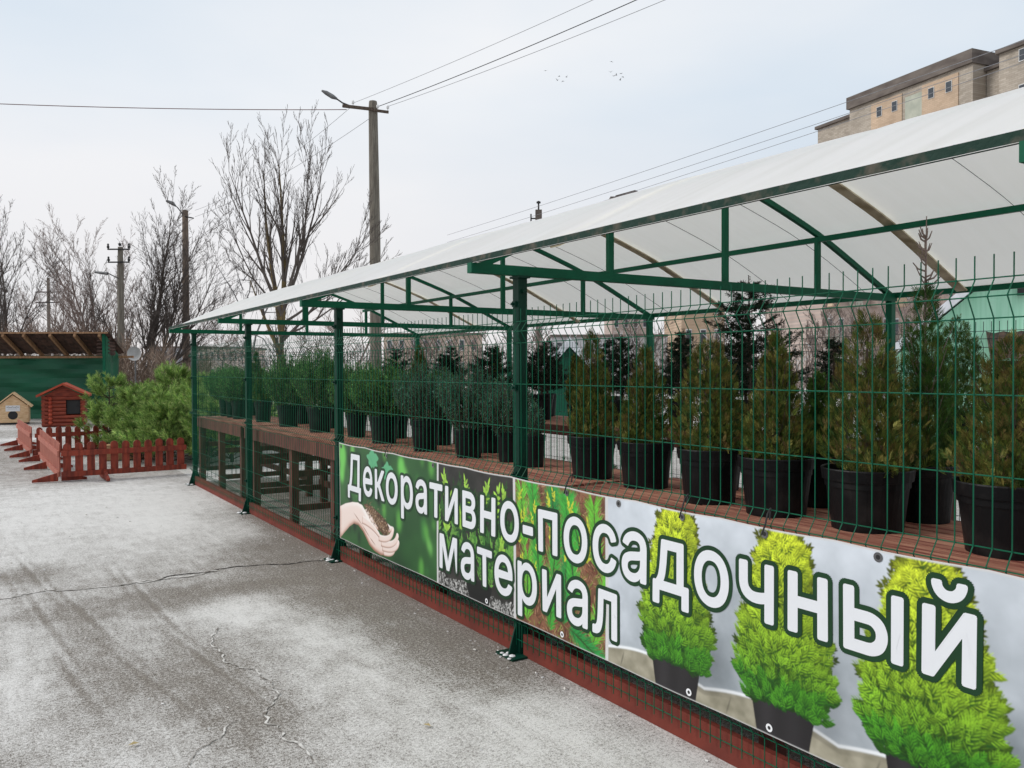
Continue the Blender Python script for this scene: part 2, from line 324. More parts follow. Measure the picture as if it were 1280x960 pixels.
for k, s in enumerate(TR):
    mb = MB(); mb.box((4.02, s, 2.078), (3.72, .045, .052)); mb.build('truss_beam', GREEN, shel)
    mb = MB()
    pr = np.linspace(2.2, 5.86, 30)
    for a, b2 in zip(pr[:-1], pr[1:]): mb.bar((a, s, archs(a)-.012), (b2, s, archs(b2)-.012), .032, .034)
    mb.build('rib', GREEN, shel)
    for a in (3.10, 4.05, 4.97):
        mb = MB(); mb.box((a, s, (archs(a)-.03+2.104)/2), (.036, .03, archs(a)-.03-2.104)); mb.build('strut', GREEN, shel)
    for a, lab in ((NF, 'front'), (5.83, 'back')):
        if lab == 'front':
            mb = MB(); mb.box((a+.012, s, 1.0285), (.056, .056, 2.04)); mb.box((a+.012, s, 2.045), (.075, .09, .012))
            for z in (.35, .98, 1.45, 1.9): mb.box((a-.024, s, z), (.014, .03, .03)); mb.tube([(a-.028, s, z), (a-.045, s, z)], .008, 6)
            for e in (-1, 1): mb.tube([(a+.012, s+e*.033, 1.97), (a+.012, s+e*.045, 1.97)], .012, 6)
            p = mb.build('post', DGREEN, shel)
        else:
            mb = MB(); mb.box((a, s, 1.026), (.05, .05, 2.05)); p = mb.build('post', GREEN, shel)
        g = MB(); g.box((a+.0, s, .006), (.20, .17, .010))
        for dx, dy in ((1, 0), (-1, 0), (0, 1), (0, -1)):
            cx, cy = a+.012, s
            q = Vector((dx, dy, 0)); nrm = Vector((-dy, dx, 0))*.005
            A = Vector((cx, cy, .012))+q*.026; B = Vector((cx, cy, .012))+q*.085; Cc = Vector((cx, cy, .20))+q*.026
            g.face([A+nrm, B+nrm, Cc+nrm]); g.face([Cc-nrm, B-nrm, A-nrm]); g.face([B+nrm, B-nrm, Cc-nrm, Cc+nrm])
        g.build('base_plate', DGREEN, p)
for nn, zz, nm, mm, r_ in ((2.185, 2.121, 'eave_rail', PIPE, .0145), (5.88, 2.10, 'eave_rail', GREEN, .022), (4.97, archs(4.97)-.048, 'purlin', GREEN, .018), (3.09, archs(3.09)-.048, 'purlin', GREEN, .018)):
    mb = MB(); mb.box((nn, (S0+S1)/2, zz), (r_*1.7, S1-S0-.02, r_*2)); mb.build(nm, mm, shel)
# snow at the foot of the posts
SNOWM = mat('packed_snow', (.78, .79, .8, 1), (.62, .62, .62, 1), 10, .8, .5)
for k, s in enumerate(TR[2:]):
    mb = MB(); n_ = 12
    for j in range(5):
        a = random.uniform(0, 6.28); rr_ = random.uniform(.008, .017); cx = NF-.075+random.uniform(-.03, .03); cy = s+random.uniform(-.09, .07)
        mb.lathe([(rr_*1.5, 0), (rr_*1.2, rr_*.35), (rr_*.5, rr_*.6), (0, rr_*.62)], 9, (cx, cy, .010))
    tag(mb.build('snow_lump', SNOWM, smooth=True), ['little heap of snow at the foot of the nearest green post, under the banner', 'little heap of snow under the post at the left end of the banner', 'little heap of snow at the foot of the middle green post left of the banner', 'little heap of snow at the foot of the farthest green post'][k], 'snow')

# ------------------------------------------------------------------ welded mesh fence panels
HZ = [1.805, 1.75, 1.69, 1.47, 1.238, 1.03, .98, .93, .70, .47, .28, .23, .18, .09]
FOLD = {1.75: .035, .98: .035, .23: .035}
def panel_mesh(length, r_, m, name='wire_grid'):
    mb = MB(); nv = int(round(length/.0548))
    prof = [(0, .06), (0, .18), (.035, .23), (0, .28), (0, .93), (.035, .98), (0, 1.03), (0, 1.69), (.035, 1.75), (0, 1.80), (0, 1.872)]
    for i in range(nv+1):
        y = -length/2+length*i/nv
        mb.tube([(-a, y, z) for a, z in prof], r_, 5)
    for z in HZ:
        mb.tube([(-FOLD.get(z, 0)+r_*1.6, -length/2-.004, z), (-FOLD.get(z, 0)+r_*1.6, length/2+.004, z)], r_, 5)
    return mb.build(name, m)
PL = SP-.02
p0 = panel_mesh(PL, .0022, WIRE, 'mesh_fence_panel')
plab = ['green welded wire fence panel behind the right half of the banner and its thuja prints', 'green welded wire fence panel behind the left half of the banner',
        'green welded wire fence panel just left of the banner, over the brown table legs', 'farthest front fence panel of green welded wire, ending at the last post']
for k, s in enumerate((S4-SP/2, S4+SP/2, S4+1.5*SP, S4+2.5*SP)):
    o = p0 if k == 0 else p0.copy()
    if k: col.objects.link(o)
    o.location = (NF-.026, s, 0); tag(o, plab[k], 'fence panel', 'front fence panels')
p1 = panel_mesh(PL, .0023, DWIRE, 'mesh_fence_panel')
for k, s in enumerate([S4+SP*(q+.5) for q in (-1, 0, 1, 2)]):
    o = p1 if k == 0 else p1.copy()
    if k: col.objects.link(o)
    o.location = (5.99, s, 0)
    tag(o, ['dark wire fence panel along the back of the shelter, at the right behind the thujas', 'dark wire fence panel at the shelter back, behind the large dark spruce', 'dark wire fence panel at the shelter back, behind the small potted spruces', 'dark wire fence panel at the shelter back, farthest along'][k], 'fence panel', 'back fence panels')
p2 = panel_mesh(3.4, .0028, DWIRE, 'mesh_fence_panel'); p2.location = (4.18, 11.90, 0); p2.rotation_euler = (0, 0, R(90)); tag(p2, 'dark wire fence panel closing the far end of the shelter', 'fence panel')
# kerb board at the foot of the fence, one length per bay
mb = MB(); mb.box((0, 0, .06), (.03, SP-.085, .118))
k0 = mb.build('kerb_board', REDB)
klab = ['red brown kerb board under the right half of the banner', 'red brown kerb board under the left half of the banner', 'red brown kerb board between the banner and the middle post', 'farthest red brown kerb board, ending at the last post']
for k, s in enumerate((S4-SP/2, S4+SP/2, S4+1.5*SP, S4+2.5*SP)):
    o = k0 if k == 0 else k0.copy()
    if k: col.objects.link(o)
    o.location = (NF+.012, s, 0); tag(o, klab[k], 'kerb board', 'kerb boards under the fence')
# ------------------------------------------------------------------ plant tables
def table(name, lab, s0, s1, n0, n1, zt, fh, legs, group, ply=6):
    t = thing(name, lab, 'plant table', ((n0+n1)/2, (s0+s1)/2, 0), group=group); c = Vector(t.location)
    mb = MB(); wpl = (n1-n0)/ply
    for i in range(ply): mb.box(((n0+wpl*(i+.5))-c.x, 0, zt-.012-.002*(i % 2)), (wpl-.012, s1-s0-.01*(i % 3), .024))
    mb.build('tabletop', TABLE, t)
    mb = MB(); mb.box((n0-.012-c.x, 0, zt-fh/2-.003), (.022, s1-s0-.02, fh)); mb.box((n1+.012-c.x, 0, zt-fh/2-.003), (.022, s1-s0-.02, fh)); mb.build('apron', TLEG, t)
    for s in legs:
        for a in (n0+.05, n1-.05):
            mb = MB(); mb.box((a-c.x, s-c.y, (zt-.03)/2), (.075, .075, zt-.03)); mb.build('leg', TLEG, t)
        mb = MB()
        for z in (.18, .52): mb.box(((n0+n1)/2-c.x, s-c.y, z), (n1-n0-.18, .04, .06))
        mb.build('stretcher', TLEG, t)
    mb = MB()
    for z in (.22, .48): mb.box((n1-.05-c.x, 0, z), (.03, s1-s0-.2, .07))
    mb.build('back_rail', TLEG, t)
    return t
for a in [('red brown plant table at the far end, between the last two front posts', 9.80, 12.2, [12.1, 11.0, 9.95]),
          ('red brown plant table just left of the banner, with four brown legs in view', 6.5, 9.66, [9.43, 8.10, 6.95]),
          ('plant table behind the left half of the banner, carrying bluish junipers', 3.72, 6.44, [6.3, 5.0, 3.85]),
          ('plant table behind the right half of the banner, carrying large brownish thujas', .70, 3.66, [3.5, 2.2, .85])]:
    table('plant_table', a[0], a[1], a[2], 2.575, 3.46, .905, .125, a[3], 'front row of plant tables')
for a in [('raised plant table in the back row at the right, behind the thujas', 1.2, 4.7, [1.4, 3.0, 4.5]), ('raised plant table in the back row carrying small potted spruces', 4.8, 8.3, [5.0, 6.6, 8.1]), ('farthest raised plant table of the back row', 8.4, 11.4, [8.6, 10, 11.2])]:
    table('plant_table', a[0], a[1], a[2], 4.42, 5.3, 1.045, .085, a[3], 'back row of plant tables', 5)
table('plant_bench', 'low bench under the shelter seen between the table legs, carrying black pots', 6.0, 9.6, 4.0, 4.4, .42, .08, [6.2, 7.8, 9.4], None, 3)

# ------------------------------------------------------------------ potted plants
def pal(rng, n, cols, wts):
    c = np.array(cols)[rng.choice(len(cols), n, p=np.array(wts)/sum(wts))]
    return c*rng.uniform(.65, 1.35, (n, 1))*1.8
OLV = [(.070, .088, .016), (.038, .058, .012), (.100, .088, .022), (.084, .060, .020), (.022, .046, .010), (.150, .145, .040)]
def thuja_mesh(name, seed, h, r, cols, wts, nspr=620, parent=None, slim=.5, tops=1):
    rng = np.random.default_rng(seed); P = []; D = []; Ls = []; Ws = []; C = []; Sd = []
    # plume axes: one leader plus side plumes that give a ragged outline
    plumes = [(0, 0, 1.0, 1.0)]
    for i in range(7+tops*2):
        a = rng.uniform(0, 6.28); q = rng.uniform(.25, .62); plumes.append((math.cos(a)*q*r, math.sin(a)*q*r, rng.uniform(.45, .88), rng.uniform(.42, .7)))
    for i in range(nspr):
        px_, py_, ph, pr_ = plumes[0] if rng.random() < .35 else plumes[rng.integers(len(plumes))]
        t = rng.beta(1.05, 1.25)
        prof = (1-t)**slim*min(1, (t+.06)*5)
        rad = r*pr_*prof*math.sqrt(rng.uniform(.2, 1)); a = rng.uniform(0, 6.28)
        o = np.array([px_*(1-t*.5)+math.cos(a)*rad, py_*(1-t*.5)+math.sin(a)*rad, t*h*ph*.95])
        out = np.array([math.cos(a), math.sin(a), 0])*.55; up = np.array([0, 0, 1.0])
        d0 = out*rng.uniform(.3, 1.3)+up*rng.uniform(.6, 1.2)+rng.normal(size=3)*.22; d0 /= np.linalg.norm(d0)
        pl = np.cross(d0, rng.normal(size=3)); pl /= np.linalg.norm(pl)
        c0 = pal(rng, 1, cols, wts)[0]; ln = rng.uniform(.026, .058)*(h/.7)**.5
        for k in range(9):
            u_ = k/9; s_ = (-1)**k; dd = d0+pl*s_*(.75-.4*u_)
            P.append(o+d0*ln*u_*.9); D.append(dd if k < 8 else d0); Ls.append(ln*(.75-.4*u_)); Ws.append(.0034+.0014*rng.random()); C.append(c0*rng.uniform(.8, 1.25)); Sd.append(pl*.8+d0*(-s_)*.2+rng.normal(size=3)*.25)
    return blades(name, np.array(P), np.array(D), np.array(Ls), np.array(Ws), np.array(C), parent, side=np.array(Sd))
def spruce_mesh(name, seed, h, r, cols, wts, parent=None, wh=10, nl=.026):
    rng = np.random.default_rng(seed); P = []; D = []; Ls = []; C = []; tr_ = MB(); tr_.tube([(0, 0, -.02), (.01, 0, h*.5), (0, .008, h)], [.014, .009, .003], 6)
    def twig(a, b_, dens=330, c0=None):
        a = np.array(a); b_ = np.array(b_); ln = np.linalg.norm(b_-a); k = max(4, int(ln*dens)); d = (b_-a)/ln
        t = rng.random(k)[:, None]; q = rng.normal(size=(k, 3)); q -= (q@d)[:, None]*d; q /= np.linalg.norm(q, axis=1, keepdims=True)
        P.append(a+(b_-a)*t); D.append(q*.85+d*.6+np.array([0, 0, .15])); Ls.append(rng.uniform(.7, 1.1, k)*nl); C.append(pal(rng, k, cols, wts)*(c0 or 1))
    for wI in range(wh):
        t = (wI+.3)/wh; z = h*(.13+t*.84); br = r*(1-t)**.75*rng.uniform(.8, 1.1)+.03
        for k in range(rng.integers(6, 10)):
            a = rng.uniform(0, 6.28); L_ = br*rng.uniform(.65, 1.1); tip = np.array([math.cos(a)*L_, math.sin(a)*L_, z+L_*rng.uniform(.1, .55)]); base = np.array([0, 0, z+rng.uniform(-.03, .03)])
            mid = (base+tip)/2+np.array([0, 0, -L_*.08]); tr_.tube([base, mid, tip], [.005, .0035, .0015], 3, False); twig(base*.75+mid*.25, mid); twig(mid, tip)
            for j in range(int(5+L_*14)):
                u_ = rng.uniform(.25, .95); o = base+(tip-base)*u_; s_ = rng.choice([-1, 1]); aa = a+s_*rng.uniform(.5, 1.0); l_ = (1-u_*.6)*L_*rng.uniform(.25, .5)
                e = o+np.array([math.cos(aa)*l_, math.sin(aa)*l_, l_*rng.uniform(-.1, .6)]); twig(o, e); tr_.tube([o, e], [.002, .0012], 3, False)
    twig((0, 0, h*.75), (0, 0, h), 260)
    tk = tr_.build('trunk', BARK, parent)
    return blades(name, np.concatenate(P), np.concatenate(D), np.concatenate(Ls), nl*.19, np.concatenate(C), parent), tk
def plume_mesh(name, seed, h, r, cols, wts, nst=90, nl=.03, wd=.0032, parent=None, lean=.5, dens=120):
    """bundles of upright needled shoots: young pines and junipers"""
    rng = np.random.default_rng(seed); P = []; D = []; Ls = []; C = []; st = MB()
    for i in range(nst):
        a = rng.uniform(0, 6.28); q = math.sqrt(rng.random()); z0 = rng.uniform(0, .45)*h; hh_ = (h*rng.uniform(.55, 1.0)*(1-.35*q*q)-z0)
        if hh_ < .08: continue
        b_ = np.array([math.cos(a)*q*r*.35, math.sin(a)*q*r*.35, z0]); e = np.array([math.cos(a)*q*r*(1-lean*.3), math.sin(a)*q*r*(1-lean*.3), z0+hh_]); m_ = (b_+e)/2+np.array([math.cos(a), math.sin(a), -.2])*r*.12*q
        c0 = rng.uniform(.7, 1.3)
        st.tube([b_, m_, e], [.004, .003, .0012], 3, False)
        for A_, B_ in ((b_, m_), (m_, e)):
            ln = np.linalg.norm(B_-A_); k = max(4, int(ln*dens)); d = (B_-A_)/ln; t = rng.random(k)[:, None]; qq = rng.normal(size=(k, 3))
            P.append(A_+(B_-A_)*t); D.append(qq*.75+d*.9); Ls.append(rng.uniform(.6, 1.15, k)*nl); C.append(pal(rng, k, cols, wts)*c0)
    st.build('stems', BARK, parent)
    return blades(name, np.concatenate(P), np.concatenate(D), np.concatenate(Ls), wd, np.concatenate(C), parent)
def pot_parts(t, d, h, ribs=True):
    r_ = d/2; mb = MB()
    mb.lathe([(0, .004), (r_*.74, .004), (r_*.76, 0), (r_*.90, h*.80), (r_*.97, h*.81), (r_*1.0, h*.98), (r_*.985, h), (r_*.95, h*.99), (r_*.92, h*.84), (r_*.91, h*.7)], 36)
    mb.build('pot', POT, t, smooth=False)
    mb = MB(); rng = random.Random(int(d*1000)); rings = [(0, .0), (r_*.3, .004), (r_*.6, -.002), (r_*.90, -.006)]
    base = len(mb.v)
    for (q, z) in rings:
        for j in range(18): mb.v.append((q*math.cos(j*.349), q*math.sin(j*.349), h*.88+z+rng.uniform(-.006, .006)))
    for i in range(3):
        for j in range(18): mb.f.append((i*18+j, i*18+(j+1) % 18, (i+1)*18+(j+1) % 18, (i+1)*18+j)); mb.mi.append(0)
    mb.build('soil', SOIL, t)
    mb.m = 0
GD = [(.050, .125, .034), (.075, .175, .048), (.10, .225, .062), (.028, .080, .026)]
MG = [(.03, .075, .014), (.02, .05, .012), (.05, .10, .02), (.07, .09, .025)]
BL = [(.044, .105, .078), (.065, .14, .105), (.030, .074, .050), (.05, .12, .05)]
SPR = [(.008, .020, .012), (.013, .028, .015), (.006, .014, .009), (.018, .030, .017)]
FOLS = {}
def plant(kind, cat, lab, n_, s_, d, h, ph, pw, seed, z=.905, group=None, rot=None, leader=0):
    t = thing(kind, lab, cat, (n_, s_, z), random.uniform(0, 6.28) if rot is None else rot, group); pot_parts(t, d, h)
    key = seed
    if kind == 'potted_thuja': o = thuja_mesh('foliage', seed, ph, pw/2, OLV, (3, 3, 2.4, 1.6, 2, .8), 2000, t, slim={11: .75, 12: .8, 13: .5, 14: .85, 15: .6, 16: .6}.get(seed, .7))
    elif kind == 'potted_green_thuja': o = thuja_mesh('foliage', seed, ph, pw/2, MG+OLV[:2], (3, 3, 1.5, 1, 1, 1), 1700, t, slim=.75)
    elif kind == 'potted_pine': o = plume_mesh('foliage', seed, ph, pw/2, GD, (3, 3, 2, 2), 330, .040, .0044, t, dens=210)
    elif kind == 'potted_juniper': o = plume_mesh('foliage', seed, ph, pw/2, BL, (3, 2, 2, 2), 230, .028, .0042, t, dens=210)
    elif kind == 'potted_spruce': o, tk = spruce_mesh('foliage', seed, ph, pw/2, SPR, (3, 3, 2, 1), t); tk.location.z = h*.88
    for ch in t.children:
        if ch.name.startswith(('foliage', 'stems')): ch.location.z = h*.86
    if kind in ('potted_thuja', 'potted_green_thuja'):
        mb = MB(); mb.tube([(0, 0, h*.8), (.006, 0, h+ph*.5), (0, 0, h+ph*.8)], [.012, .008, .003], 6)
        rng = random.Random(seed)
        for i in range(14):
            a = rng.uniform(0, 6.28); z0 = h+rng.uniform(0, ph*.5); q = pw*.3; mb.tube([(0, 0, z0), (math.cos(a)*q*.5, math.sin(a)*q*.5, z0+.06), (math.cos(a)*q, math.sin(a)*q, z0+.2)], [.005, .003, .001], 3, False)
        if leader:
            mb.tube([(0, 0, h+ph*.7), (.005, 0, h+ph+leader)], [.006, .002], 5)
            for i in range(26):
                a = rng.uniform(0, 6.28); z0 = h+ph*.85+rng.uniform(0, leader*.95+.05); q = .02+.05*(1-(z0-h-ph*.85)/(leader+.06)); mb.tube([(0, 0, z0), (math.cos(a)*q*.6, math.sin(a)*q*.6, z0+.012), (math.cos(a)*q, math.sin(a)*q, z0+.04)], [.004, .0035, .002], 4)
        mb.build('trunk', TWIGR if leader else BARK, t)
    return t
G1 = 'plants in black pots along the front tables'
# big thujas at the right half
plant('potted_thuja', 'potted thuja', 'potted olive thuja in a black pot, first one right of the near post', 3.07, 3.91, .30, .25, .66, .34, 11, group=G1)
plant('potted_thuja', 'potted thuja', 'small conical brown-tipped thuja in a black pot, second right of the near post', 3.07, 3.44, .315, .25, .56, .33, 12, group=G1)
plant('potted_thuja', 'potted thuja', 'twin-topped olive thuja in a black pot above the first printed thuja of the banner', 2.98, 2.88, .315, .26, .56, .42, 13, group=G1)
plant('potted_thuja', 'potted thuja', 'brownish thuja in a black pot with pale soil, above the second printed thuja', 2.98, 2.48, .335, .255, .58, .35, 14, group=G1)
plant('potted_thuja', 'potted thuja', 'broad olive thuja with a drooping yellowish spray over its big black pot', 3.01, 2.05, .355, .245, .66, .43, 15, group=G1)
plant('potted_thuja', 'potted thuja', 'largest brown thuja in a black pot cut by the right edge of the photo', 3.02, 1.50, .37, .25, .55, .46, 16, group=G1)
# second row on the front tables
plant('potted_green_thuja', 'potted thuja', 'tall green thuja with a bare reddish leader, behind the two right-hand thujas', 3.36, 2.02, .26, .24, .80, .36, 17, group=G1, leader=.24)
plant('potted_green_thuja', 'potted thuja', 'green thuja in the second row, its pot showing left of the broad olive thuja', 3.32, 2.52, .25, .24, .42, .28, 18, group=G1)
plant('potted_spruce', 'potted spruce', 'small dark spruce in the second row behind the twin-topped thuja', 3.34, 3.15, .25, .23, .52, .30, 19, group=G1)
# junipers and pines right of the banner's left end
plant('potted_pine', 'potted pine', 'green potted pine just right of the post at the left end of the banner', 3.06, 7.55, .22, .24, .54, .66, 21, group=G1)
plant('potted_pine', 'potted pine', 'bushy bright green pine in a black pot above the first photo panel of the banner', 3.01, 6.79, .275, .24, .56, .76, 22, group=G1)
plant('potted_juniper', 'potted juniper', 'blue-green juniper in a black pot above the gap between first and second photo panels', 2.98, 5.93, .24, .25, .53, .66, 23, group=G1)
plant('potted_juniper', 'potted juniper', 'upright blue-grey juniper in a black pot above the second photo panel', 3.03, 5.32, .235, .21, .53, .62, 24, group=G1)
plant('potted_juniper', 'potted juniper', 'spreading bluish juniper in a small black pot just left of the near post', 3.12, 4.92, .17, .21, .46, .48, 25, group=G1)
plant('potted_juniper', 'potted juniper', 'tiny sparse juniper in a small black pot just right of the near post', 3.10, 4.56, .145, .21, .24, .16, 26, group=G1)
plant('potted_pine', 'potted pine', 'dark green pine in the second row, between the two bushy pines left of the junipers', 3.33, 7.2, .22, .24, .46, .4, 27, group=G1)
plant('potted_pine', 'potted pine', 'dark green pine in the second row behind the leftmost juniper', 3.34, 6.35, .22, .24, .46, .42, 28, group=G1)
plant('potted_juniper', 'potted juniper', 'bluish juniper in the second row behind the upright blue-grey one', 3.35, 5.55, .22, .23, .40, .4, 29, group=G1)
# far left group
plant('potted_pine', 'potted pine', 'largest fluffy dark green pine, just left of the post where the banner begins', 2.99, 8.37, .275, .26, .70, .70, 31, group=G1)
plant('potted_pine', 'potted pine', 'fluffy dark green pine, second to the left of the post where the banner begins', 2.98, 9.39, .265, .245, .64, .68, 32, group=G1)
plant('potted_green_thuja', 'potted thuja', 'yellowish thin thuja in a black pot just right of the middle post', 2.99, 10.42, .225, .265, .45, .36, 33, group=G1)
plant('potted_pine', 'potted pine', 'low olive green pine in a wide pot just left of the middle post', 2.92, 11.28, .215, .25, .52, .72, 34, group=G1)
plant('potted_pine', 'potted pine', 'low green pine in a black pot, second to the left of the middle post', 2.92, 11.68, .16, .26, .50, .66, 35, group=G1)
plant('potted_pine', 'potted pine', 'farthest low green pine in a black pot, nearest the last front post', 2.92, 12.05, .155, .25, .54, .66, 36, group=G1)
plant('potted_green_thuja', 'potted thuja', 'slender green thuja at the very back of the far table', 3.35, 12.0, .18, .25, .72, .24, 37, group=G1)
plant('potted_pine', 'potted pine', 'dark pine in the second row behind the yellowish thin thuja', 3.32, 9.85, .22, .24, .5, .4, 38, group=G1)
plant('potted_pine', 'potted pine', 'dark pine in the second row behind the two fluffy pines', 3.32, 8.85, .22, .24, .55, .42, 39, group=G1)
# back row on the raised tables
G2 = 'plants in black pots on the back tables'; ZB = 1.045
plant('potted_spruce', 'potted spruce', 'big spreading dark spruce in a black pot, tallest of the back row', 4.78, 4.22, .22, .27, .95, .92, 41, ZB, G2)
plant('potted_spruce', 'potted spruce', 'dark spruce in a wide black pot on the back table, right of the near post', 4.76, 6.88, .25, .25, .52, .62, 42, ZB, G2)
plant('potted_spruce', 'potted spruce', 'dark spruce in a black pot on the back table, left of the near post', 4.72, 7.8, .19, .23, .56, .60, 43, ZB, G2)
plant('potted_thuja', 'potted thuja', 'small narrow olive thuja in a low black pot on the back table', 4.78, 6.35, .16, .17, .5, .2, 44, ZB, G2)
plant('potted_spruce', 'potted spruce', 'thin-topped dark spruce on the back table behind the first olive thuja', 4.85, 5.75, .2, .22, .62, .5, 45, ZB, G2)
plant('potted_spruce', 'potted spruce', 'thin-topped dark spruce on the back table behind the small conical thuja', 4.85, 4.98, .2, .22, .64, .44, 46, ZB, G2)
plant('potted_spruce', 'potted spruce', 'dark spruce on the back table behind the pale-soiled brownish thuja', 4.85, 3.55, .22, .24, .5, .42, 47, ZB, G2)
plant('potted_green_thuja', 'potted thuja', 'broad green thuja on the back table at the right, below the white gable edge', 4.85, 2.72, .24, .24, .60, .6, 48, ZB, G2)
plant('potted_spruce', 'potted spruce', 'dark spruce on the far back table behind the bushy bright pine', 4.8, 9.0, .2, .24, .5, .6, 49, ZB, G2)
plant('potted_thuja', 'potted thuja', 'brownish thuja on the far back table beside the dark spruces', 4.8, 9.7, .2, .24, .62, .34, 50, ZB, G2)
plant('potted_spruce', 'potted spruce', 'farthest dark spruce on the back tables', 4.8, 10.4, .2, .24, .6, .6, 51, ZB, G2)
for k, (s, kd, ph, pw, lab) in enumerate(((2.2, 'potted_spruce', .5, .5, 'dark spruce at the rear edge of the back table, behind the broad olive thuja'), (4.6, 'potted_spruce', .55, .5, 'dark spruce at the rear edge of the back table, right of the big spreading one'),
        (5.35, 'potted_spruce', .58, .5, 'dark spruce at the rear edge of the back table, between the two thin-topped ones'), (6.3, 'potted_spruce', .6, .5, 'dark spruce at the rear edge of the back table, behind the small narrow thuja'),
        (7.35, 'potted_spruce', .62, .5, 'dark spruce at the rear edge of the back table, hidden behind the near post'), (8.4, 'potted_green_thuja', .6, .3, 'green thuja at the rear edge of the back table, behind the blue-grey juniper'), (9.5, 'potted_spruce', .6, .5, 'dark spruce at the rear edge of the farthest back table'))):
    plant(kd, 'potted spruce' if 'spruce' in kd else 'potted thuja', lab, 5.16, s, .22, .24, ph, pw, 60+k, ZB, G2)
for k, s in enumerate((2.6, 3.3, 4.0, 4.75, 5.5, 6.3, 7.2, 8.2)):
    plant('potted_green_thuja' if k % 2 else 'potted_pine', 'potted conifer', ['low green pine on the ground behind the front tables, nearest one', 'green thuja on the ground behind the front tables, seen through the pot gaps', 'low green pine on the ground behind the pot of the small conical thuja', 'green thuja on the ground behind the first olive thuja', 'low green pine on the ground behind the near post', 'green thuja on the ground behind the leftmost juniper', 'low green pine on the ground behind the bushy bright pine', 'green thuja on the ground behind the largest fluffy pine'][k], 3.92+.08*(k % 3), s, .24, .26, .62, .5, 90+k, 0, 'potted conifers on the ground between the tables')
# empty-looking pots on the low bench
for k, s in enumerate((7.0, 8.0, 9.0)):
    t = thing('plant_pot', ['black pot on the low bench, seen below the table beside the banner', 'black pot on the low bench, middle one below the table', 'black pot on the low bench, farthest one below the table'][k], 'pot', (4.2, s, .42), group='pots on the low bench'); pot_parts(t, .26, .26)
# ------------------------------------------------------------------ the printed banner on the fence
BX = NF-.070; B0, B1 = .25, 6.27; ZL, ZU = .222, .978
ban = thing('banner', 'long printed vinyl banner with white Cyrillic lettering over photos of plants and thujas', 'banner', (BX, 3.3, 0))
def wav(s, z): return .0035*math.sin(s*4.1+z*2.0)+.0018*math.sin(s*9.7-z*5)
def bl(s, z, x=0): return (x+wav(s, z), s-3.3, z)
def tie_sag(s): return ZU-.006*math.sin(math.pi*((s-B0) % .5)/.5)
vinyl = mat('white_vinyl', (.80, .81, .83, 1), None, 4, .4)
# the printed pictures are worked out as colours on a fine grid over the sheet (c = column from the left end, r = row from the bottom)
RS = .00125; GW, GH = int((B1-B0)/RS), int((ZU-ZL)/RS); IMG = np.zeros((GH, GW, 3), np.float32)
SS, ZZ = np.meshgrid(B1-(np.arange(GW)+.5)*RS, ZL+(np.arange(GH)+.5)*RS)
rng = np.random.default_rng(77); U_ = rng.uniform
def sc3(*a): return np.array(S(*a)[:3])
def cols(s0, s1): return slice(max(0, int((B1-s0)/RS)), min(GW, int((B1-s1)/RS)))
def vnoise(shape, cx, cy, oct_=4, seed=0):
    g = np.random.default_rng(seed); out = np.zeros(shape); amp = 1; tot = 0
    for o in range(oct_):
        ny, nx = int(cy*2**o)+2, int(cx*2**o)+2; q = g.random((ny, nx)); xi = np.linspace(0, nx-1.001, shape[1]); yi = np.linspace(0, ny-1.001, shape[0])
        x0 = xi.astype(int); y0 = yi.astype(int); fx = (xi-x0); fy = (yi-y0)[:, None]; fx = fx*fx*(3-2*fx); fy = fy*fy*(3-2*fy)
        out += amp*((q[y0][:, x0]*(1-fx)+q[y0][:, x0+1]*fx)*(1-fy)+(q[y0+1][:, x0]*(1-fx)+q[y0+1][:, x0+1]*fx)*fy); tot += amp; amp *= .5
    return out/tot
def blur(a, sig):
    p = int(sig*3)+1; pad = [(p, p), (p, p)]+[(0, 0)]*(a.ndim-2); b = np.pad(a, pad, 'edge'); fy = np.fft.fftfreq(b.shape[0])[:, None]; fx = np.fft.rfftfreq(b.shape[1])[None]
    k = np.exp(-2*(math.pi*sig)**2*(fx**2+fy**2)); k = k[..., None] if a.ndim == 3 else k
    return np.fft.irfft2(np.fft.rfft2(b, axes=(0, 1))*k, s=b.shape[:2], axes=(0, 1))[p:-p, p:-p]
def pmask(pts):
    P = np.array(pts, float); X = (B1-P[:, 0])/RS; Y = (P[:, 1]-ZL)/RS
    x0, x1, y0, y1 = max(0, int(X.min())-1), min(GW, int(X.max())+2), max(0, int(Y.min())-1), min(GH, int(Y.max())+2)
    if x1 <= x0 or y1 <= y0: return None
    gx = np.arange(x0, x1)+.5; gy = (np.arange(y0, y1)+.5)[:, None]; m_ = np.zeros((y1-y0, x1-x0), bool); n_ = len(X)
    for i in range(n_):
        ax, ay, bx, by = X[i], Y[i], X[i-1], Y[i-1]
        if ay == by: continue
        m_ ^= ((ay > gy) != (by > gy)) & (gx < (bx-ax)*(gy-ay)/(by-ay)+ax)
    return slice(y0, y1), slice(x0, x1), m_, gx, gy
def poly(pts, c):
    r_ = pmask(pts)
    if r_: IMG[r_[0], r_[1]][r_[2]] = c
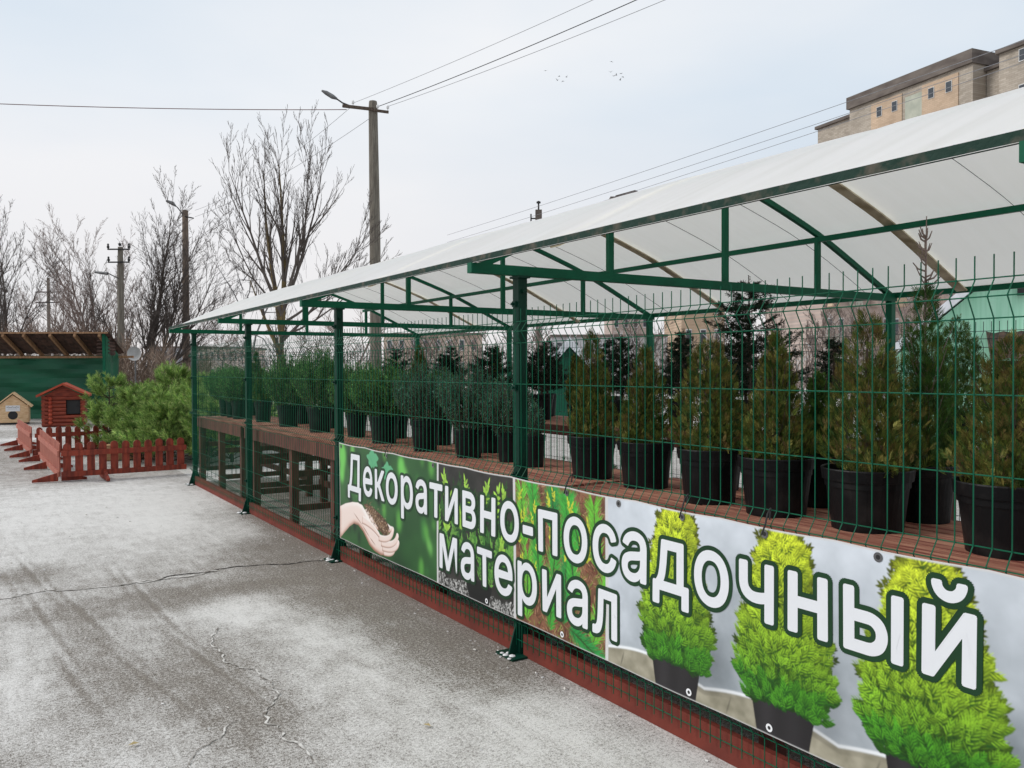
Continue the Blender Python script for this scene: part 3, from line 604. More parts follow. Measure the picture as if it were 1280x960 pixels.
def leafp(s, z, a, ln, wd, c, lim=None, c2=None):
    dx, dz = math.cos(a), math.sin(a)
    r_ = pmask([(s, z), (s+dx*ln*.35-dz*wd/2, z+dz*ln*.35+dx*wd/2), (s+dx*ln*.7-dz*wd*.35, z+dz*ln*.7+dx*wd*.35), (s+dx*ln, z+dz*ln), (s+dx*ln*.7+dz*wd*.35, z+dz*ln*.7-dx*wd*.35), (s+dx*ln*.35+dz*wd/2, z+dz*ln*.35-dx*wd/2)])
    if not r_: return
    ys, xs, m_, gx, gy = r_
    if lim:
        sx_ = B1-gx*RS; m_ = m_ & ((sx_ > lim[0]) & (sx_ < lim[1]))
    if c2 is None: IMG[ys, xs][m_] = c
    else:
        t_ = np.clip((((B1-gx*RS)-s)*dx+((ZL+gy*RS)-z)*dz)/ln, 0, 1)[..., None]; IMG[ys, xs][m_] = (np.asarray(c)*(1-t_)+np.asarray(c2)*t_)[m_]
# first photo: out-of-focus greenery, two pale leaves, cupped hands holding soil
k_ = cols(B1, 4.60); sh_ = IMG[:, k_].shape[:2]; nz_ = vnoise(sh_, 5, 3, 3, 5)[..., None]; IMG[:, k_] = sc3(22, 50, 34)*(1-nz_)+sc3(58, 112, 56)*nz_
for i in range(46):
    s, z, r_ = U_(4.65, 6.25), U_(.24, .97), U_(.02, .07); c = sc3(*[(16, 40, 28), (90, 160, 70), (12, 34, 24), (60, 124, 60), (110, 180, 90)][rng.integers(5)])
    poly([(s+r_*math.cos(a)*.6, z+r_*1.2*math.sin(a)) for a in np.linspace(0, 6.28, 18)[:-1]], c)
for s, z, r_ in ((6.2, .88, .10), (6.22, .74, .07), (5.12, .90, .07), (4.85, .78, .05)): poly([(s+r_*math.cos(a)*.7, z+r_*math.sin(a)) for a in np.linspace(0, 6.28, 18)[:-1]], sc3(110, 196, 90))
IMG[:, k_] = blur(IMG[:, k_], 15)
for cx, cz, sc_ in ((5.60, .905, 1.0), (5.34, .845, .85)):
    poly([(cx+.085*sc_*(1+.16*math.sin(5*a+.5)+.08*math.sin(9*a))*1.15*math.cos(a), cz+.085*sc_*(1+.16*math.sin(5*a+.5)+.08*math.sin(9*a))*.78*math.sin(a)) for a in np.linspace(0, 2*math.pi, 60, endpoint=False)], sc3(92, 170, 124))
    for q in range(5): leafp(cx+.01, cz-.06+.01*q, 2.6-q*.5, .085*sc_, .0035, sc3(70, 148, 104))
skin, skd, skl = sc3(228, 200, 188), sc3(166, 122, 104), sc3(244, 236, 232)
def shaded(pts, sig, c0=skd, c1=skin, c2=skl, light=(-.5, .8)):
    """smoothly rounded area: its middle bright, its rim darker, brighter towards the light printed in the picture"""
    r_ = pmask(pts)
    if not r_: return
    ys, xs, m_, gx, gy = r_; f = blur(np.pad(m_.astype(float), 30), sig); gy_, gx_ = np.gradient(f); f = f[30:-30, 30:-30]; sh = -(gx_*light[0]*-1+gy_*light[1])[30:-30, 30:-30]*sig*2.2
    t_ = np.clip(.12+.62*f+sh*.75, 0, 1)[..., None]; c = np.where(t_ < .5, c0*(1-t_*2)+c1*t_*2, c1*(2-t_*2)+c2*(t_*2-1)); IMG[ys, xs][m_] = c[m_]
# far hand and its fingers behind the soil
shaded([(5.80, .50), (5.70, .535), (5.58, .535), (5.47, .52), (5.38, .49), (5.30, .47), (5.25, .47), (5.24, .44), (5.30, .42), (5.40, .42), (5.60, .40), (5.75, .42)], 9)
# soil heap
soilp = [(5.779, .556), (5.70, .566), (5.60, .556), (5.51, .54), (5.432, .519), (5.351, .486), (5.312, .455), (5.335, .42), (5.34, .392), (5.42, .386), (5.50, .416), (5.574, .46), (5.674, .512)]
poly(soilp, sc3(84, 60, 44)); ms_ = pmask(soilp)
for i in range(700):
    t_ = rng.random(); s, z = 5.72-.38*t_+rng.normal()*.026, .54-.12*t_+rng.normal()*.026
    leafp(s, z, U_(0, 6.28), U_(.008, .022), U_(.004, .009), sc3(*[(96, 68, 48), (160, 128, 98), (44, 30, 22), (192, 166, 138), (120, 90, 64)][rng.integers(5)]))
# near hand: wrist, palm, curled fingers one by one, thumb
arm = [(6.275, .47), (6.146, .513), (5.997, .545), (5.871, .556), (5.80, .545), (5.73, .505), (5.66, .46), (5.574, .415), (5.489, .385), (5.40, .365), (5.33, .355), (5.27, .34), (5.25, .31), (5.30, .28), (5.368, .257), (5.465, .234), (5.578, .247), (5.664, .273), (5.723, .315), (5.782, .353), (5.874, .386), (5.968, .384), (6.066, .344), (6.184, .275), (6.275, .215)]
shaded(arm, 15)
def finger(p0, p1, p2, w0, w1):
    pts = []; A, B, C = (np.array(q) for q in (p0, p1, p2)); cen = [(1-t)**2*A+2*t*(1-t)*B+t*t*C for t in np.linspace(0, 1, 12)]; L_, R_ = [], []
    for q in range(12):
        d = cen[min(q+1, 11)]-cen[max(q-1, 0)]; d /= np.linalg.norm(d); nn = np.array([-d[1], d[0]]); w_ = (w0*(1-q/11)+w1*q/11)/2; L_.append(cen[q]+nn*w_); R_.append(cen[q]-nn*w_)
    d = cen[-1]-cen[-2]; d /= np.linalg.norm(d); nn = np.array([-d[1], d[0]]); tip = [cen[-1]+(d*math.sin(a)+nn*math.cos(a))*w1/2 for a in np.linspace(.3, math.pi-.3, 6)]
    shaded([tuple(q) for q in L_+tip+R_[::-1]], 5, skd*.8); return cen[-1]
for p0, p1, p2, w0, w1 in (((5.42, .265), (5.24, .27), (5.235, .335), .050, .036), ((5.44, .295), (5.20, .30), (5.175, .375), .052, .038), ((5.46, .325), (5.22, .325), (5.185, .420), .052, .038), ((5.50, .355), (5.28, .355), (5.255, .452), .050, .036)):
    tp = finger(p0, p1, p2, w0, w1); leafp(tp[0]+.006, tp[1]-.022, math.pi/2+.2, .030, .019, sc3(248, 226, 220))
tp = finger((5.80, .44), (5.62, .43), (5.50, .375), .062, .036); leafp(tp[0]+.012, tp[1]+.012, -.6+math.pi, .0, .0, skin) if False else None
for pts_ in ([(5.98, .47), (5.80, .40), (5.66, .33), (5.56, .29)],):
    for a, b in zip(pts_[:-1], pts_[1:]): leafp(a[0], a[1], math.atan2(b[1]-a[1], b[0]-a[0]), math.hypot(b[0]-a[0], b[1]-a[1])*1.1, .008, skd*.85)
k2 = cols(6.27, 5.1); IMG[:, k2] = blur(IMG[:, k2], 1.0)
# second photo: shrub seedlings over dark earth
L2 = (3.718, 4.594); k_ = cols(4.60, 3.712); sh_ = IMG[:, k_].shape[:2]; nz_ = vnoise(sh_, 9, 9, 4, 6)[..., None]; IMG[:, k_] = sc3(20, 26, 22)*(1-nz_)+sc3(62, 60, 58)*nz_
def sprig(s, z, hgt, col_, lim, n_=9, lw=.022, ll=.065):
    lean = rng.normal()*.25
    for k in range(n_):
        t_ = k/n_; xs_ = s+lean*hgt*t_
        for sg in (-1, 1): leafp(xs_+sg*.004, z+hgt*t_, math.pi/2-lean+sg*U_(.3, 1.15), ll*(1.1-.5*t_)*U_(.7, 1.25), lw*U_(.7, 1.2), col_*U_(.45, 1.1), lim, col_*U_(.8, 1.6))
    leafp(s+lean*hgt, z+hgt*.9, math.pi/2-lean, ll, lw*.8, col_*1.2, lim)
for i in range(150): sprig(U_(*L2), U_(.34, .80), U_(.06, .14), sc3(*[(40, 84, 38), (30, 66, 32), (52, 100, 44)][rng.integers(3)])*(.55 if i < 90 else 1), L2, 6, .016, .045)
for i in range(60): sprig(U_(*L2), U_(.34, .62), U_(.06, .12), sc3(*[(70, 128, 50), (100, 152, 66)][rng.integers(2)]), L2, 6, .014, .042)
for s, z, h_ in ((4.52, .78, .13), (4.40, .72, .17), (4.20, .74, .16), (4.04, .78, .13), (3.93, .70, .20), (3.80, .74, .15), (4.30, .60, .10), (3.84, .5, .12), (4.48, .56, .10)): sprig(s, z, h_, sc3(150, 196, 72), L2, 7, .022, .062)
for i in range(900):
    s = U_(*L2); z = U_(ZL, .31+.03*math.sin(s*11)); leafp(s, z, U_(0, 6.28), U_(.008, .024), U_(.006, .014), sc3(176, 176, 174)*U_(.05, 1.3)**1.5, L2)
poly([(4.26, .355), (4.20, ZL), (3.98, ZL), (3.94, .33)], sc3(26, 28, 28))
# third photo: young pine shoots over a bed of rusty needles
L3 = (2.951, 3.706); k_ = cols(3.712, 2.945); sh_ = IMG[:, k_].shape[:2]; nz_ = vnoise(sh_, 12, 12, 4, 8)[..., None]; IMG[:, k_] = sc3(62, 34, 28)*(1-nz_)+sc3(156, 112, 84)*nz_
for i in range(2600): leafp(U_(*L3), U_(ZL, .965), U_(0, 6.28), U_(.02, .06), .0034, sc3(*[(150, 92, 70), (96, 52, 40), (190, 150, 116), (120, 150, 60), (66, 30, 26)][rng.integers(5)])*U_(.5, 1.3), L3)
for (s, z, a, ln, n_) in ((3.60, .24, 1.6, .35, 300), (3.05, .26, 1.9, .36, 320), (3.62, .62, 1.5, .3, 300), (3.02, .62, 1.5, .3, 260), (3.48, .46, 1.45, .5, 620), (3.28, .30, 1.65, .62, 640), (3.12, .62, 1.2, .3, 380), (3.36, .72, 1.55, .25, 380), (3.40, .24, 1.7, .5, 480), (3.18, .42, 1.4, .5, 520), (3.24, .30, .35+math.pi, .30, 380)):
    base = sc3(*[(70, 176, 66), (110, 200, 62), (50, 150, 72)][rng.integers(3)])
    for q in range(n_):
        t_ = rng.random(); sg = rng.choice([-1, 1]); leafp(s+math.cos(a)*ln*t_, z+math.sin(a)*ln*t_, a+sg*U_(.25, .95), U_(.05, .11), .0040, base*U_(.2, 1.0), L3, base*U_(.5, 1.6))
    leafp(s, z, a, ln, .010, sc3(52, 92, 44)*.8, L3)
for i in range(30): sprig(U_(3.0, 3.68), U_(.5, .9), .05, sc3(190, 196, 60), L3, 3, .012, .03)
# fourth photo: a row of thujas in black pots before a pale cloth
L4 = (B0, 2.934); k_ = cols(2.945, B0); sh_ = IMG[:, k_].shape[:2]; n1 = vnoise(sh_, 5, 2, 3, 9); n2 = vnoise(sh_, 40, 12, 4, 10); t_ = np.clip(.30+.75*(n1-.3)+.35*(n2-.5)+.45*(ZZ[:, k_]-.45), 0, 1)[..., None]
IMG[:, k_] = sc3(118, 128, 134)*(1-t_)+sc3(214, 221, 230)*t_
edge = lambda s: .285+.045*abs(math.sin(s*5.2+.4))
ks = np.arange(GW)[k_]; ed = np.array([edge(B1-(c+.5)*RS) for c in ks]); low = ZZ[:, k_] < ed[None]; nn_ = vnoise(sh_, 60, 20, 3, 12)[..., None]; pave = sc3(120, 116, 98)*(1-nn_)+sc3(176, 170, 152)*nn_; IMG[:, k_] = np.where(low[..., None], pave, IMG[:, k_])
rim = (np.abs(ZZ[:, k_]-ed[None]-.006) < .006); IMG[:, k_] = np.where(rim[..., None], sc3(236, 240, 244), IMG[:, k_])
for i in range(9): s = 2.85-i*.31; leafp(s, ZL, 1.9, .09, .006, sc3(96, 92, 80), L4)
plants4 = ((2.50, .185), (1.965, .195), (1.43, .22), (.88, .21))
for cx, hw in plants4:                                  # soft shadow of each plant on the cloth, painted into the print
    IMG[:, k_] *= (1-.42*np.exp(-((SS[:, k_]-cx+.16)/.14)**2-((ZZ[:, k_]-.38)/.16)**2)*(ZZ[:, k_] > ed[None]-.02))[..., None]
IMG[:, k_] = blur(IMG[:, k_], 1.6)
for cx, hw in plants4:
    r_ = pmask([(cx+.155, .44), (cx-.155, .44), (cx-.115, .225), (cx+.115, .225)]); ys, xs, m_, gx, gy = r_; u_ = (B1-gx*RS-cx)/.15; g_ = (.9+.7*np.exp(-((u_-.45)/.25)**2)+.4*np.exp(-((u_+.3)/.3)**2))[None, :, None]*np.ones(m_.shape+(1,)); IMG[ys, xs][m_] = (sc3(38, 36, 38)*g_)[m_]
    for q in range(260): leafp(cx+U_(-.15, .15), U_(.385, .43), U_(0, 6.28), .02, .008, sc3(74, 58, 46)*U_(.4, 1.3))
    def prof(z): return hw*np.interp((z-.33)/(.962-.33), [0, .10, .3, .45, .6, .75, .88, 1.0], [.72, .98, 1.0, .88, .70, .52, .40, .16])*(1+.08*math.sin(z*47+cx*9)+.06*math.sin(z*91+cx*20))
    cy_, cg, cd = sc3(216, 230, 56), sc3(88, 172, 40), sc3(26, 84, 24)
    for layer in range(3):
        for i in range((500, 950, 1050)[layer]):
            z = U_(.335, .955)
            if layer: z = .335+(z-.335)**1.0
            w0 = prof(z); e_ = U_(-1, 1); s = cx+e_*w0*(.80, .92, .97)[layer]; t_ = (z-.33)/.62; clump = .5+.5*math.sin(s*52+cx*30+3*math.sin(z*33))*math.sin(z*44+2*math.sin(s*37))
            if layer == 2 and clump < .42: continue
            base = (cg*(1-t_)+cy_*t_ if t_ > .15 else cg*.9)*(.13, .34+.40*clump, .80+.50*clump)[layer]
            if layer and t_ < .6: base = base*(.7+.3*t_/.6)
            a0 = math.pi/2-e_*.95+rng.normal()*.4; ln_ = U_(.034, .060)*(1.5, 1.1, 1)[layer]; br = U_(.7, 1.25)*(1-.22*max(0, -e_))
            if layer: leafp(s-.004, z-.008, a0, ln_*1.1, ln_*.5, cd*U_(.3, .9), L4, base*.5)   # shadow painted under each spray, part of the print
            for q in range(4):
                u_ = q/4; x_, z_ = s+math.cos(a0)*ln_*u_, z+math.sin(a0)*ln_*u_
                for sg in (-1, 1): leafp(x_, z_, a0+sg*(.62-.1*q), ln_*(.66-.1*q), .0036 if layer else .012, base*br*U_(.6, .95), L4, base*br*U_(1.1, 1.55))
# white bars between the four photos
for a in (4.60, 3.712, 2.945): IMG[:, cols(a+.011, a-.011)] = .62
IMG[:, cols(B1, B1-.006)] = .62; IMG[-5:, :] = .62; IMG[:3, :] = .5
NW, NH = GW//2, GH//2; A_ = IMG[:NH*2, :NW*2].reshape(NH, 2, NW, 2, 3).mean((1, 3))
sg_ = B1-(np.arange(NW+1))*RS*2; zg_ = np.linspace(0, 1, NH+1); VC = np.zeros((NH+1, NW+1, 3)); top_ = np.array([tie_sag(q) for q in sg_])
Z_ = ZL+zg_[:, None]*(top_-ZL)[None]; S_ = np.broadcast_to(sg_[None], Z_.shape); VC[..., 1] = S_-3.3; VC[..., 2] = Z_; VC[..., 0] = .0035*np.sin(S_*4.1+Z_*2.0)+.0018*np.sin(S_*9.7-Z_*5)
idx = np.arange((NH+1)*(NW+1)).reshape(NH+1, NW+1); FQ = np.stack([idx[:-1, :-1], idx[1:, :-1], idx[1:, 1:], idx[:-1, 1:]], -1).reshape(-1, 4).astype(np.int32); nf = len(FQ)
me = bpy.data.meshes.new('sheet'); me.vertices.add(VC.size//3); me.vertices.foreach_set('co', VC.astype(np.float32).ravel()); me.loops.add(nf*4); me.loops.foreach_set('vertex_index', FQ.ravel()); me.polygons.add(nf)
me.polygons.foreach_set('loop_start', np.arange(0, nf*4, 4, dtype=np.int32)); me.polygons.foreach_set('loop_total', np.full(nf, 4, np.int32)); me.polygons.foreach_set('use_smooth', np.ones(nf, bool)); me.update(calc_edges=True)
pad_ = np.pad(A_, ((0, 1), (0, 1), (0, 0)), 'edge'); cc = np.ones((NH+1, NW+1, 4), np.float32); cc[..., :3] = (pad_+np.roll(pad_, 1, 0)+np.roll(pad_, 1, 1)+np.roll(np.roll(pad_, 1, 0), 1, 1))/4; cc[0, :, :3] = pad_[0]; cc[:, 0, :3] = pad_[:, 0]
ca = me.color_attributes.new('col', 'FLOAT_COLOR', 'POINT'); ca.data.foreach_set('color', cc.ravel()); me.materials.append(PRINT); o = bpy.data.objects.new('sheet', me); col.objects.link(o); o.parent = ban
mb = MB(); ss_ = np.linspace(B0, B1, 80)
for a, b in zip(ss_[:-1], ss_[1:]): mb.face([bl(a, ZL+.001, .004), bl(b, ZL+.001, .004), bl(b, ZU-.010, .004), bl(a, ZU-.010, .004)])
mb.build('backing', vinyl, ban)
# lettering: white with a dark green border
def words(txt, s_left, s_right, base, size, rad, m, name, dx, nshift):
    """one line of text; the strokes are thickened by repeating the flat glyphs round a small circle"""
    cu = bpy.data.curves.new(name, 'FONT'); cu.body = txt; cu.size = 1; cu.resolution_u = 4; cu.space_character = 1.10; cu.fill_mode = 'NONE'
    o = bpy.data.objects.new('t', cu); col.objects.link(o); bpy.context.view_layer.update()
    me0 = bpy.data.meshes.new_from_object(o.evaluated_get(bpy.context.evaluated_depsgraph_get())); bpy.data.objects.remove(o)
    nb = {}
    for e in me0.edges:
        a_, b_ = e.vertices; nb.setdefault(a_, []).append(b_); nb.setdefault(b_, []).append(a_)
    seen = set(); loops = []
    for v0 in range(len(me0.vertices)):
        if v0 in seen or v0 not in nb: continue
        lp = [v0]; seen.add(v0); cur = v0
        while True:
            nx_ = [q for q in nb[cur] if q not in seen]
            if not nx_: break
            cur = min(nx_, key=lambda q: (abs(q-cur) != 1, q)); seen.add(cur); lp.append(cur)
        if len(lp) > 2: loops.append(sorted(lp) if max(lp)-min(lp) == len(lp)-1 else lp)
    XY = [Vector((v.co.x*size, v.co.y*size, 0)) for v in me0.vertices]
    for lp in loops:                                   # strokes that run back across their own stem are cut flush with it
        seg = [(lp[i-1], lp[i]) for i in range(len(lp)) if abs(XY[lp[i]].x-XY[lp[i-1]].x) < .002*size and abs(XY[lp[i]].y-XY[lp[i-1]].y) > .05*size]
        for a_, b_ in seg:
            for c_, d_ in seg:
                if 0 < XY[a_].x-XY[c_].x < .022*size and max(XY[c_].y, XY[d_].y) < max(XY[a_].y, XY[b_].y) and min(XY[c_].y, XY[d_].y) > min(XY[a_].y, XY[b_].y):
                    XY[c_].x = XY[d_].x = XY[a_].x+.0005*size
    area = lambda lp: sum(XY[lp[i]].x*XY[lp[i-1]].y-XY[lp[i-1]].x*XY[lp[i]].y for i in range(len(lp)))
    sg = math.copysign(1, area(max(loops, key=lambda l_: abs(area(l_))))); outs = [l_ for l_ in loops if area(l_)*sg > 0]; holes = [l_ for l_ in loops if area(l_)*sg <= 0]
    def inside(p, lp):
        c = False
        for i in range(len(lp)):
            a_, b_ = XY[lp[i]], XY[lp[i-1]]
            if (a_.y > p.y) != (b_.y > p.y) and p.x < (b_.x-a_.x)*(p.y-a_.y)/(b_.y-a_.y)+a_.x: c = not c
        return c
    outs += [h_ for h_ in holes if not any(inside(XY[h_[0]], l_) for l_ in outs)]; holes = [h_ for h_ in holes if any(inside(XY[h_[0]], l_) for l_ in outs if l_ is not h_)]
    V = []; F = []; lay = []
    for q, l_ in enumerate(outs):
        hs = [h_ for h_ in holes if all(inside(XY[q_], l_) for q_ in h_)]; flat = [i for g_ in [l_]+hs for i in g_]; b0 = len(V)
        V += [XY[i][:2] for i in flat]; lay += [(q % 4)*2.5e-5]*len(flat)
        F += [tuple(b0+i for i in t3) for t3 in tessellate_polygon([[XY[i] for i in g_] for g_ in [l_]+hs])]
    V = np.array(V)
    x0, x1 = V[:, 0].min(), V[:, 0].max(); k = (s_left-s_right)/(x1-x0); vv = []; ff = []
    sh = [(0, 0)]+[(rad*math.cos(a), rad*math.sin(a)) for a in np.linspace(0, 2*math.pi, nshift, endpoint=False)]
    for q, (ax, ay) in enumerate(sh):
        b_ = len(vv); vv += [bl(s_left-(x-x0)*k-ax, base+y+ay, dx-q*2e-5-z_*.2) for (x, y), z_ in zip(V, lay)]; ff += [tuple(b_+i for i in f) for f in F]
    me = bpy.data.meshes.new(name); me.from_pydata(vv, [], ff); me.materials.append(m); ob = bpy.data.objects.new(name, me); col.objects.link(ob); ob.parent = ban; return ob
LW = mat('lettering_white', (.74, .76, .80, 1), None, 4, .45); LG = mat('lettering_green_border', S(26, 62, 36), S(22, 56, 32), 4, .45)
for txt, a, b2, z in (('Декоративно-посадочный', 6.08, 1.285, .632), ('материал', 4.565, 2.875, .332)):
    words(txt, a, b2, z, .375, .0235, LG, 'lettering_border', -.0014, 22)
    words(txt, a, b2, z, .375, .0055, LW, 'lettering', -.0024, 8)
# grommets and cord ties
for k, s in enumerate([6.22, 5.35, 4.66, 3.25, 2.86, 2.46, 2.04, 1.59, 1.08, .55]):
    mb = MB(); mb.m = 0
    for j in range(14):
        a, b2 = j*6.2832/14, (j+1)*6.2832/14
        mb.face([bl(s+.016*math.cos(q), ZU-.028+.016*math.sin(q), -.0020) for q in (a, b2)]+[bl(s+.008*math.cos(q), ZU-.028+.008*math.sin(q), -.0020) for q in (b2, a)])
    mb.m = 1; mb.face([bl(s+.0085*math.cos(q), ZU-.028+.0085*math.sin(q), -.0018) for q in np.linspace(0, 6.2832, 13)[:-1]])
    g = mb.build('grommet', [STEEL, DARK], ban)
    if k in (1, 3, 5, 6):
        mb = MB(); mb.tube([bl(s, ZU-.03, -.018), bl(s-.012, ZU+.01, -.012), bl(s-.002, ZU+.045, .012), bl(s+.008, ZU+.06, .04), bl(s+.004, ZU+.02, .03)], .0035, 5); mb.build('tie', DARK, g)
for s in [4.0, 3.29, 2.42, 2.02, 1.5]:
    mb = MB()
    for j in range(14):
        a, b2 = j*6.2832/14, (j+1)*6.2832/14
        mb.face([bl(s+.015*math.cos(q), ZL+.028+.015*math.sin(q), -.0020) for q in (a, b2)]+[bl(s+.007*math.cos(q), ZL+.028+.007*math.sin(q), -.0020) for q in (b2, a)])
    mb.m = 1; mb.face([bl(s+.0075*math.cos(q), ZL+.028+.0075*math.sin(q), -.0018) for q in np.linspace(0, 6.2832, 13)[:-1]])
    mb.build('grommet', [vinyl, DARK], ban)

# ------------------------------------------------------------------ picket fences
def picket_panel(nm, lab, p, q, mt, feet, back=False, group='low picket fences'):
    p = Vector(p); q = Vector(q); ln = (q-p).length; t = thing(nm, lab, 'picket fence', (p.x, p.y, 0), math.atan2(q.y-p.y, q.x-p.x), group)
    k = int(round(ln/.155)); sp = ln/k
    for i in range(k):
        mb = MB(); x = sp*(i+.5); hw = .050; zb = .075; zt = .545+random.uniform(-.006, .006)
        out = [(x-hw, zb), (x+hw, zb)]+[(x+hw*math.cos(a), zt-hw+hw*math.sin(a)) for a in np.linspace(0, math.pi, 9)]
        f1 = [(a, -.009, b) for a, b in out]; f2 = [(a, .009, b) for a, b in out]; mb.face(f1); mb.face(f2[::-1])
        for j in range(len(out)): j2 = (j+1) % len(out); mb.face([f1[j2], f1[j], f2[j], f2[j2]])
        mb.build('picket', mt, t)
    for z in (.11, .40):
        mb = MB(); mb.box((ln/2, -.022, z), (ln, .024, .075)); mb.build('rail', PICKET if not back else mt, t)
    for x in feet:
        mb = MB(); y0, y1 = -.30, .30
        for sgn in (1, -1):
            A = [(x-.02, sgn*.02, .012), (x-.02, sgn*.34, .012), (x-.02, sgn*.34, .045), (x-.02, sgn*.02, .13)]; B = [(x+.02, b, c) for _, b, c in A]
            mb.face(A); mb.face(B[::-1])
            for j in range(4): mb.face([A[(j+1) % 4], A[j], B[j], B[(j+1) % 4]])
        mb.build('foot', PICKET, t)
    return t
picket_panel('picket_fence', 'red picket fence panel facing the viewer, right of the near corner, below the pines', (.96, 13.14, 0), (2.62, 13.18, 0), PICKET, [.55])
picket_panel('picket_fence', 'faded picket fence panel running back from the near corner, seen almost end on', (.90, 16.6, 0), (.95, 13.17, 0), PICKETW, [.25, 1.6, 3.38], True)
picket_panel('picket_fence', 'farther faded picket fence panel beside the red crossing fence, near the dog house', (.70, 20.4, 0), (.80, 17.2, 0), PICKETW, [.3, 1.6, 3.1], True)
picket_panel('picket_fence', 'red picket fence panel crossing behind, in front of the log playhouse', (.84, 17.1, 0), (3.6, 17.35, 0), PICKET, [.8, 2.2])
# wood block behind the corner
mb = MB(); mb.box((2.15, 15.9, .14), (.75, .28, .26)); tag(mb.build('wood_block', mat('pale_wood', S(196, 160, 120), S(168, 130, 96), 6, .8, stretch=(1, 6, 6))), 'pale wooden block on the ground at the left foot of the pine pile', 'wood block')

# ------------------------------------------------------------------ cut young pines
PIN = [(.12, .185, .045), (.075, .13, .035), (.18, .25, .07), (.045, .085, .025), (.24, .26, .10)]
def young_pine(seed, h, r):
    rng = np.random.default_rng(seed); P = []; D = []; Ls = []; C = []; st = MB(); st.tube([(0, 0, 0), (0, 0, h*.9)], [.03, .008], 6)
    def shoot(a, b_, c0, tuft=1):
        ln = np.linalg.norm(b_-a); k = int(ln*280)+18; d = (b_-a)/ln; t = (.15+.85*rng.random(k)[:, None]**.8); q = rng.normal(size=(k, 3))
        P.append(a+(b_-a)*t); D.append(q*.42+d*1.0); Ls.append(rng.uniform(.06, .105, k)); C.append(pal(rng, k, PIN, (3, 3, 2, 2, 1))*c0)
    for wI in range(8):
        z = h*(.05+.9*wI/8); br = r*(1-(wI/8)**1.3)+.10
        for k in range(7):
            a = rng.uniform(0, 6.28); L_ = br*rng.uniform(.6, 1.05); base = np.array([0, 0, z]); tip = np.array([math.cos(a)*L_, math.sin(a)*L_, z+L_*rng.uniform(.35, .9)])
            mid = (base+tip)/2+np.array([math.cos(a), math.sin(a), -1])*L_*.08; st.tube([base, mid, tip], [.009, .006, .002], 3, False); c0 = rng.uniform(.7, 1.3); shoot(mid, tip, c0)
            for j in range(6):
                u_ = rng.uniform(.35, .95); o = base+(tip-base)*u_; e = o+np.array([math.cos(a+rng.uniform(-1, 1)), math.sin(a+rng.uniform(-1, 1)), rng.uniform(.5, 1.6)])*rng.uniform(.07, .15); shoot(o, e, c0*rng.uniform(.8, 1.3))
    shoot(np.array([0, 0, h*.8]), np.array([0, 0, h]), 1.2)
    return np.concatenate(P), np.concatenate(D), np.concatenate(Ls), np.concatenate(C)*1.15, st
protos = []
for sd, h, r_ in ((1, 1.45, .55), (2, 1.1, .55), (3, .8, .5)):
    P, D, Ls, C, st = young_pine(sd, h, r_); t = thing('young_pine', 'x', 'young pine', (0, 0, 0), group='cut young pines in the pile'); blades('needles', P, D, Ls, .0058, C, t); st.build('trunk', BARK, t); protos.append(t)
spots = [(2.05, 17.0, 0, 1.0, 'bushy young pine at the left end of the pile, in front of the log playhouse'),
         (3.02, 16.6, 0, 1.12, 'tallest light green young pine standing up from the middle of the pile'),
         (3.75, 16.9, 0, 1.0, 'young pine with upright candles standing right of the tallest one'),
         (2.65, 15.4, 1, 1.0, 'round bushy young pine in the middle front of the pile'), (3.05, 14.6, 1, 1.0, 'young pine in the pile just behind the right part of the picket fence'),
         (2.3, 16.1, 1, 1.05, 'broad young pine at the left front of the pile, above the pale wood block'), (3.4, 15.4, 1, 1.1, 'young pine in the pile next to the farthest green post'),
         (2.6, 14.5, 2, 1.1, 'low young pine lying against the picket fence'), (2.75, 16.9, 0, .9, None), (3.4, 16.2, 0, .95, None), (2.9, 15.9, 1, 1.1, None), (3.7, 15.8, 1, 1.1, None), (3.1, 13.9, 2, 1.1, None), (2.3, 15.3, 2, 1.0, None), (4.2, 15.6, 1, 1.2, None), (4.3, 17.2, 0, 1.0, None), (4.6, 16.3, 0, .9, None), (3.6, 14.4, 2, 1.2, None)]
used = set()
for i, (x, y, k, s_, lab) in enumerate(spots):
    lab = lab or 'bushy young pine deep in the pile, hemmed in by the other cut pines'; rt = (random.uniform(-.14, .14), random.uniform(-.14, .14), random.uniform(0, 6.28))
    if k in used: o = dup(protos[k], (x, y, .0))
    else: o = protos[k]; used.add(k); o.location = (x, y, 0)
    o.rotation_euler = rt; o.scale = (s_,)*3; o['label'] = lab
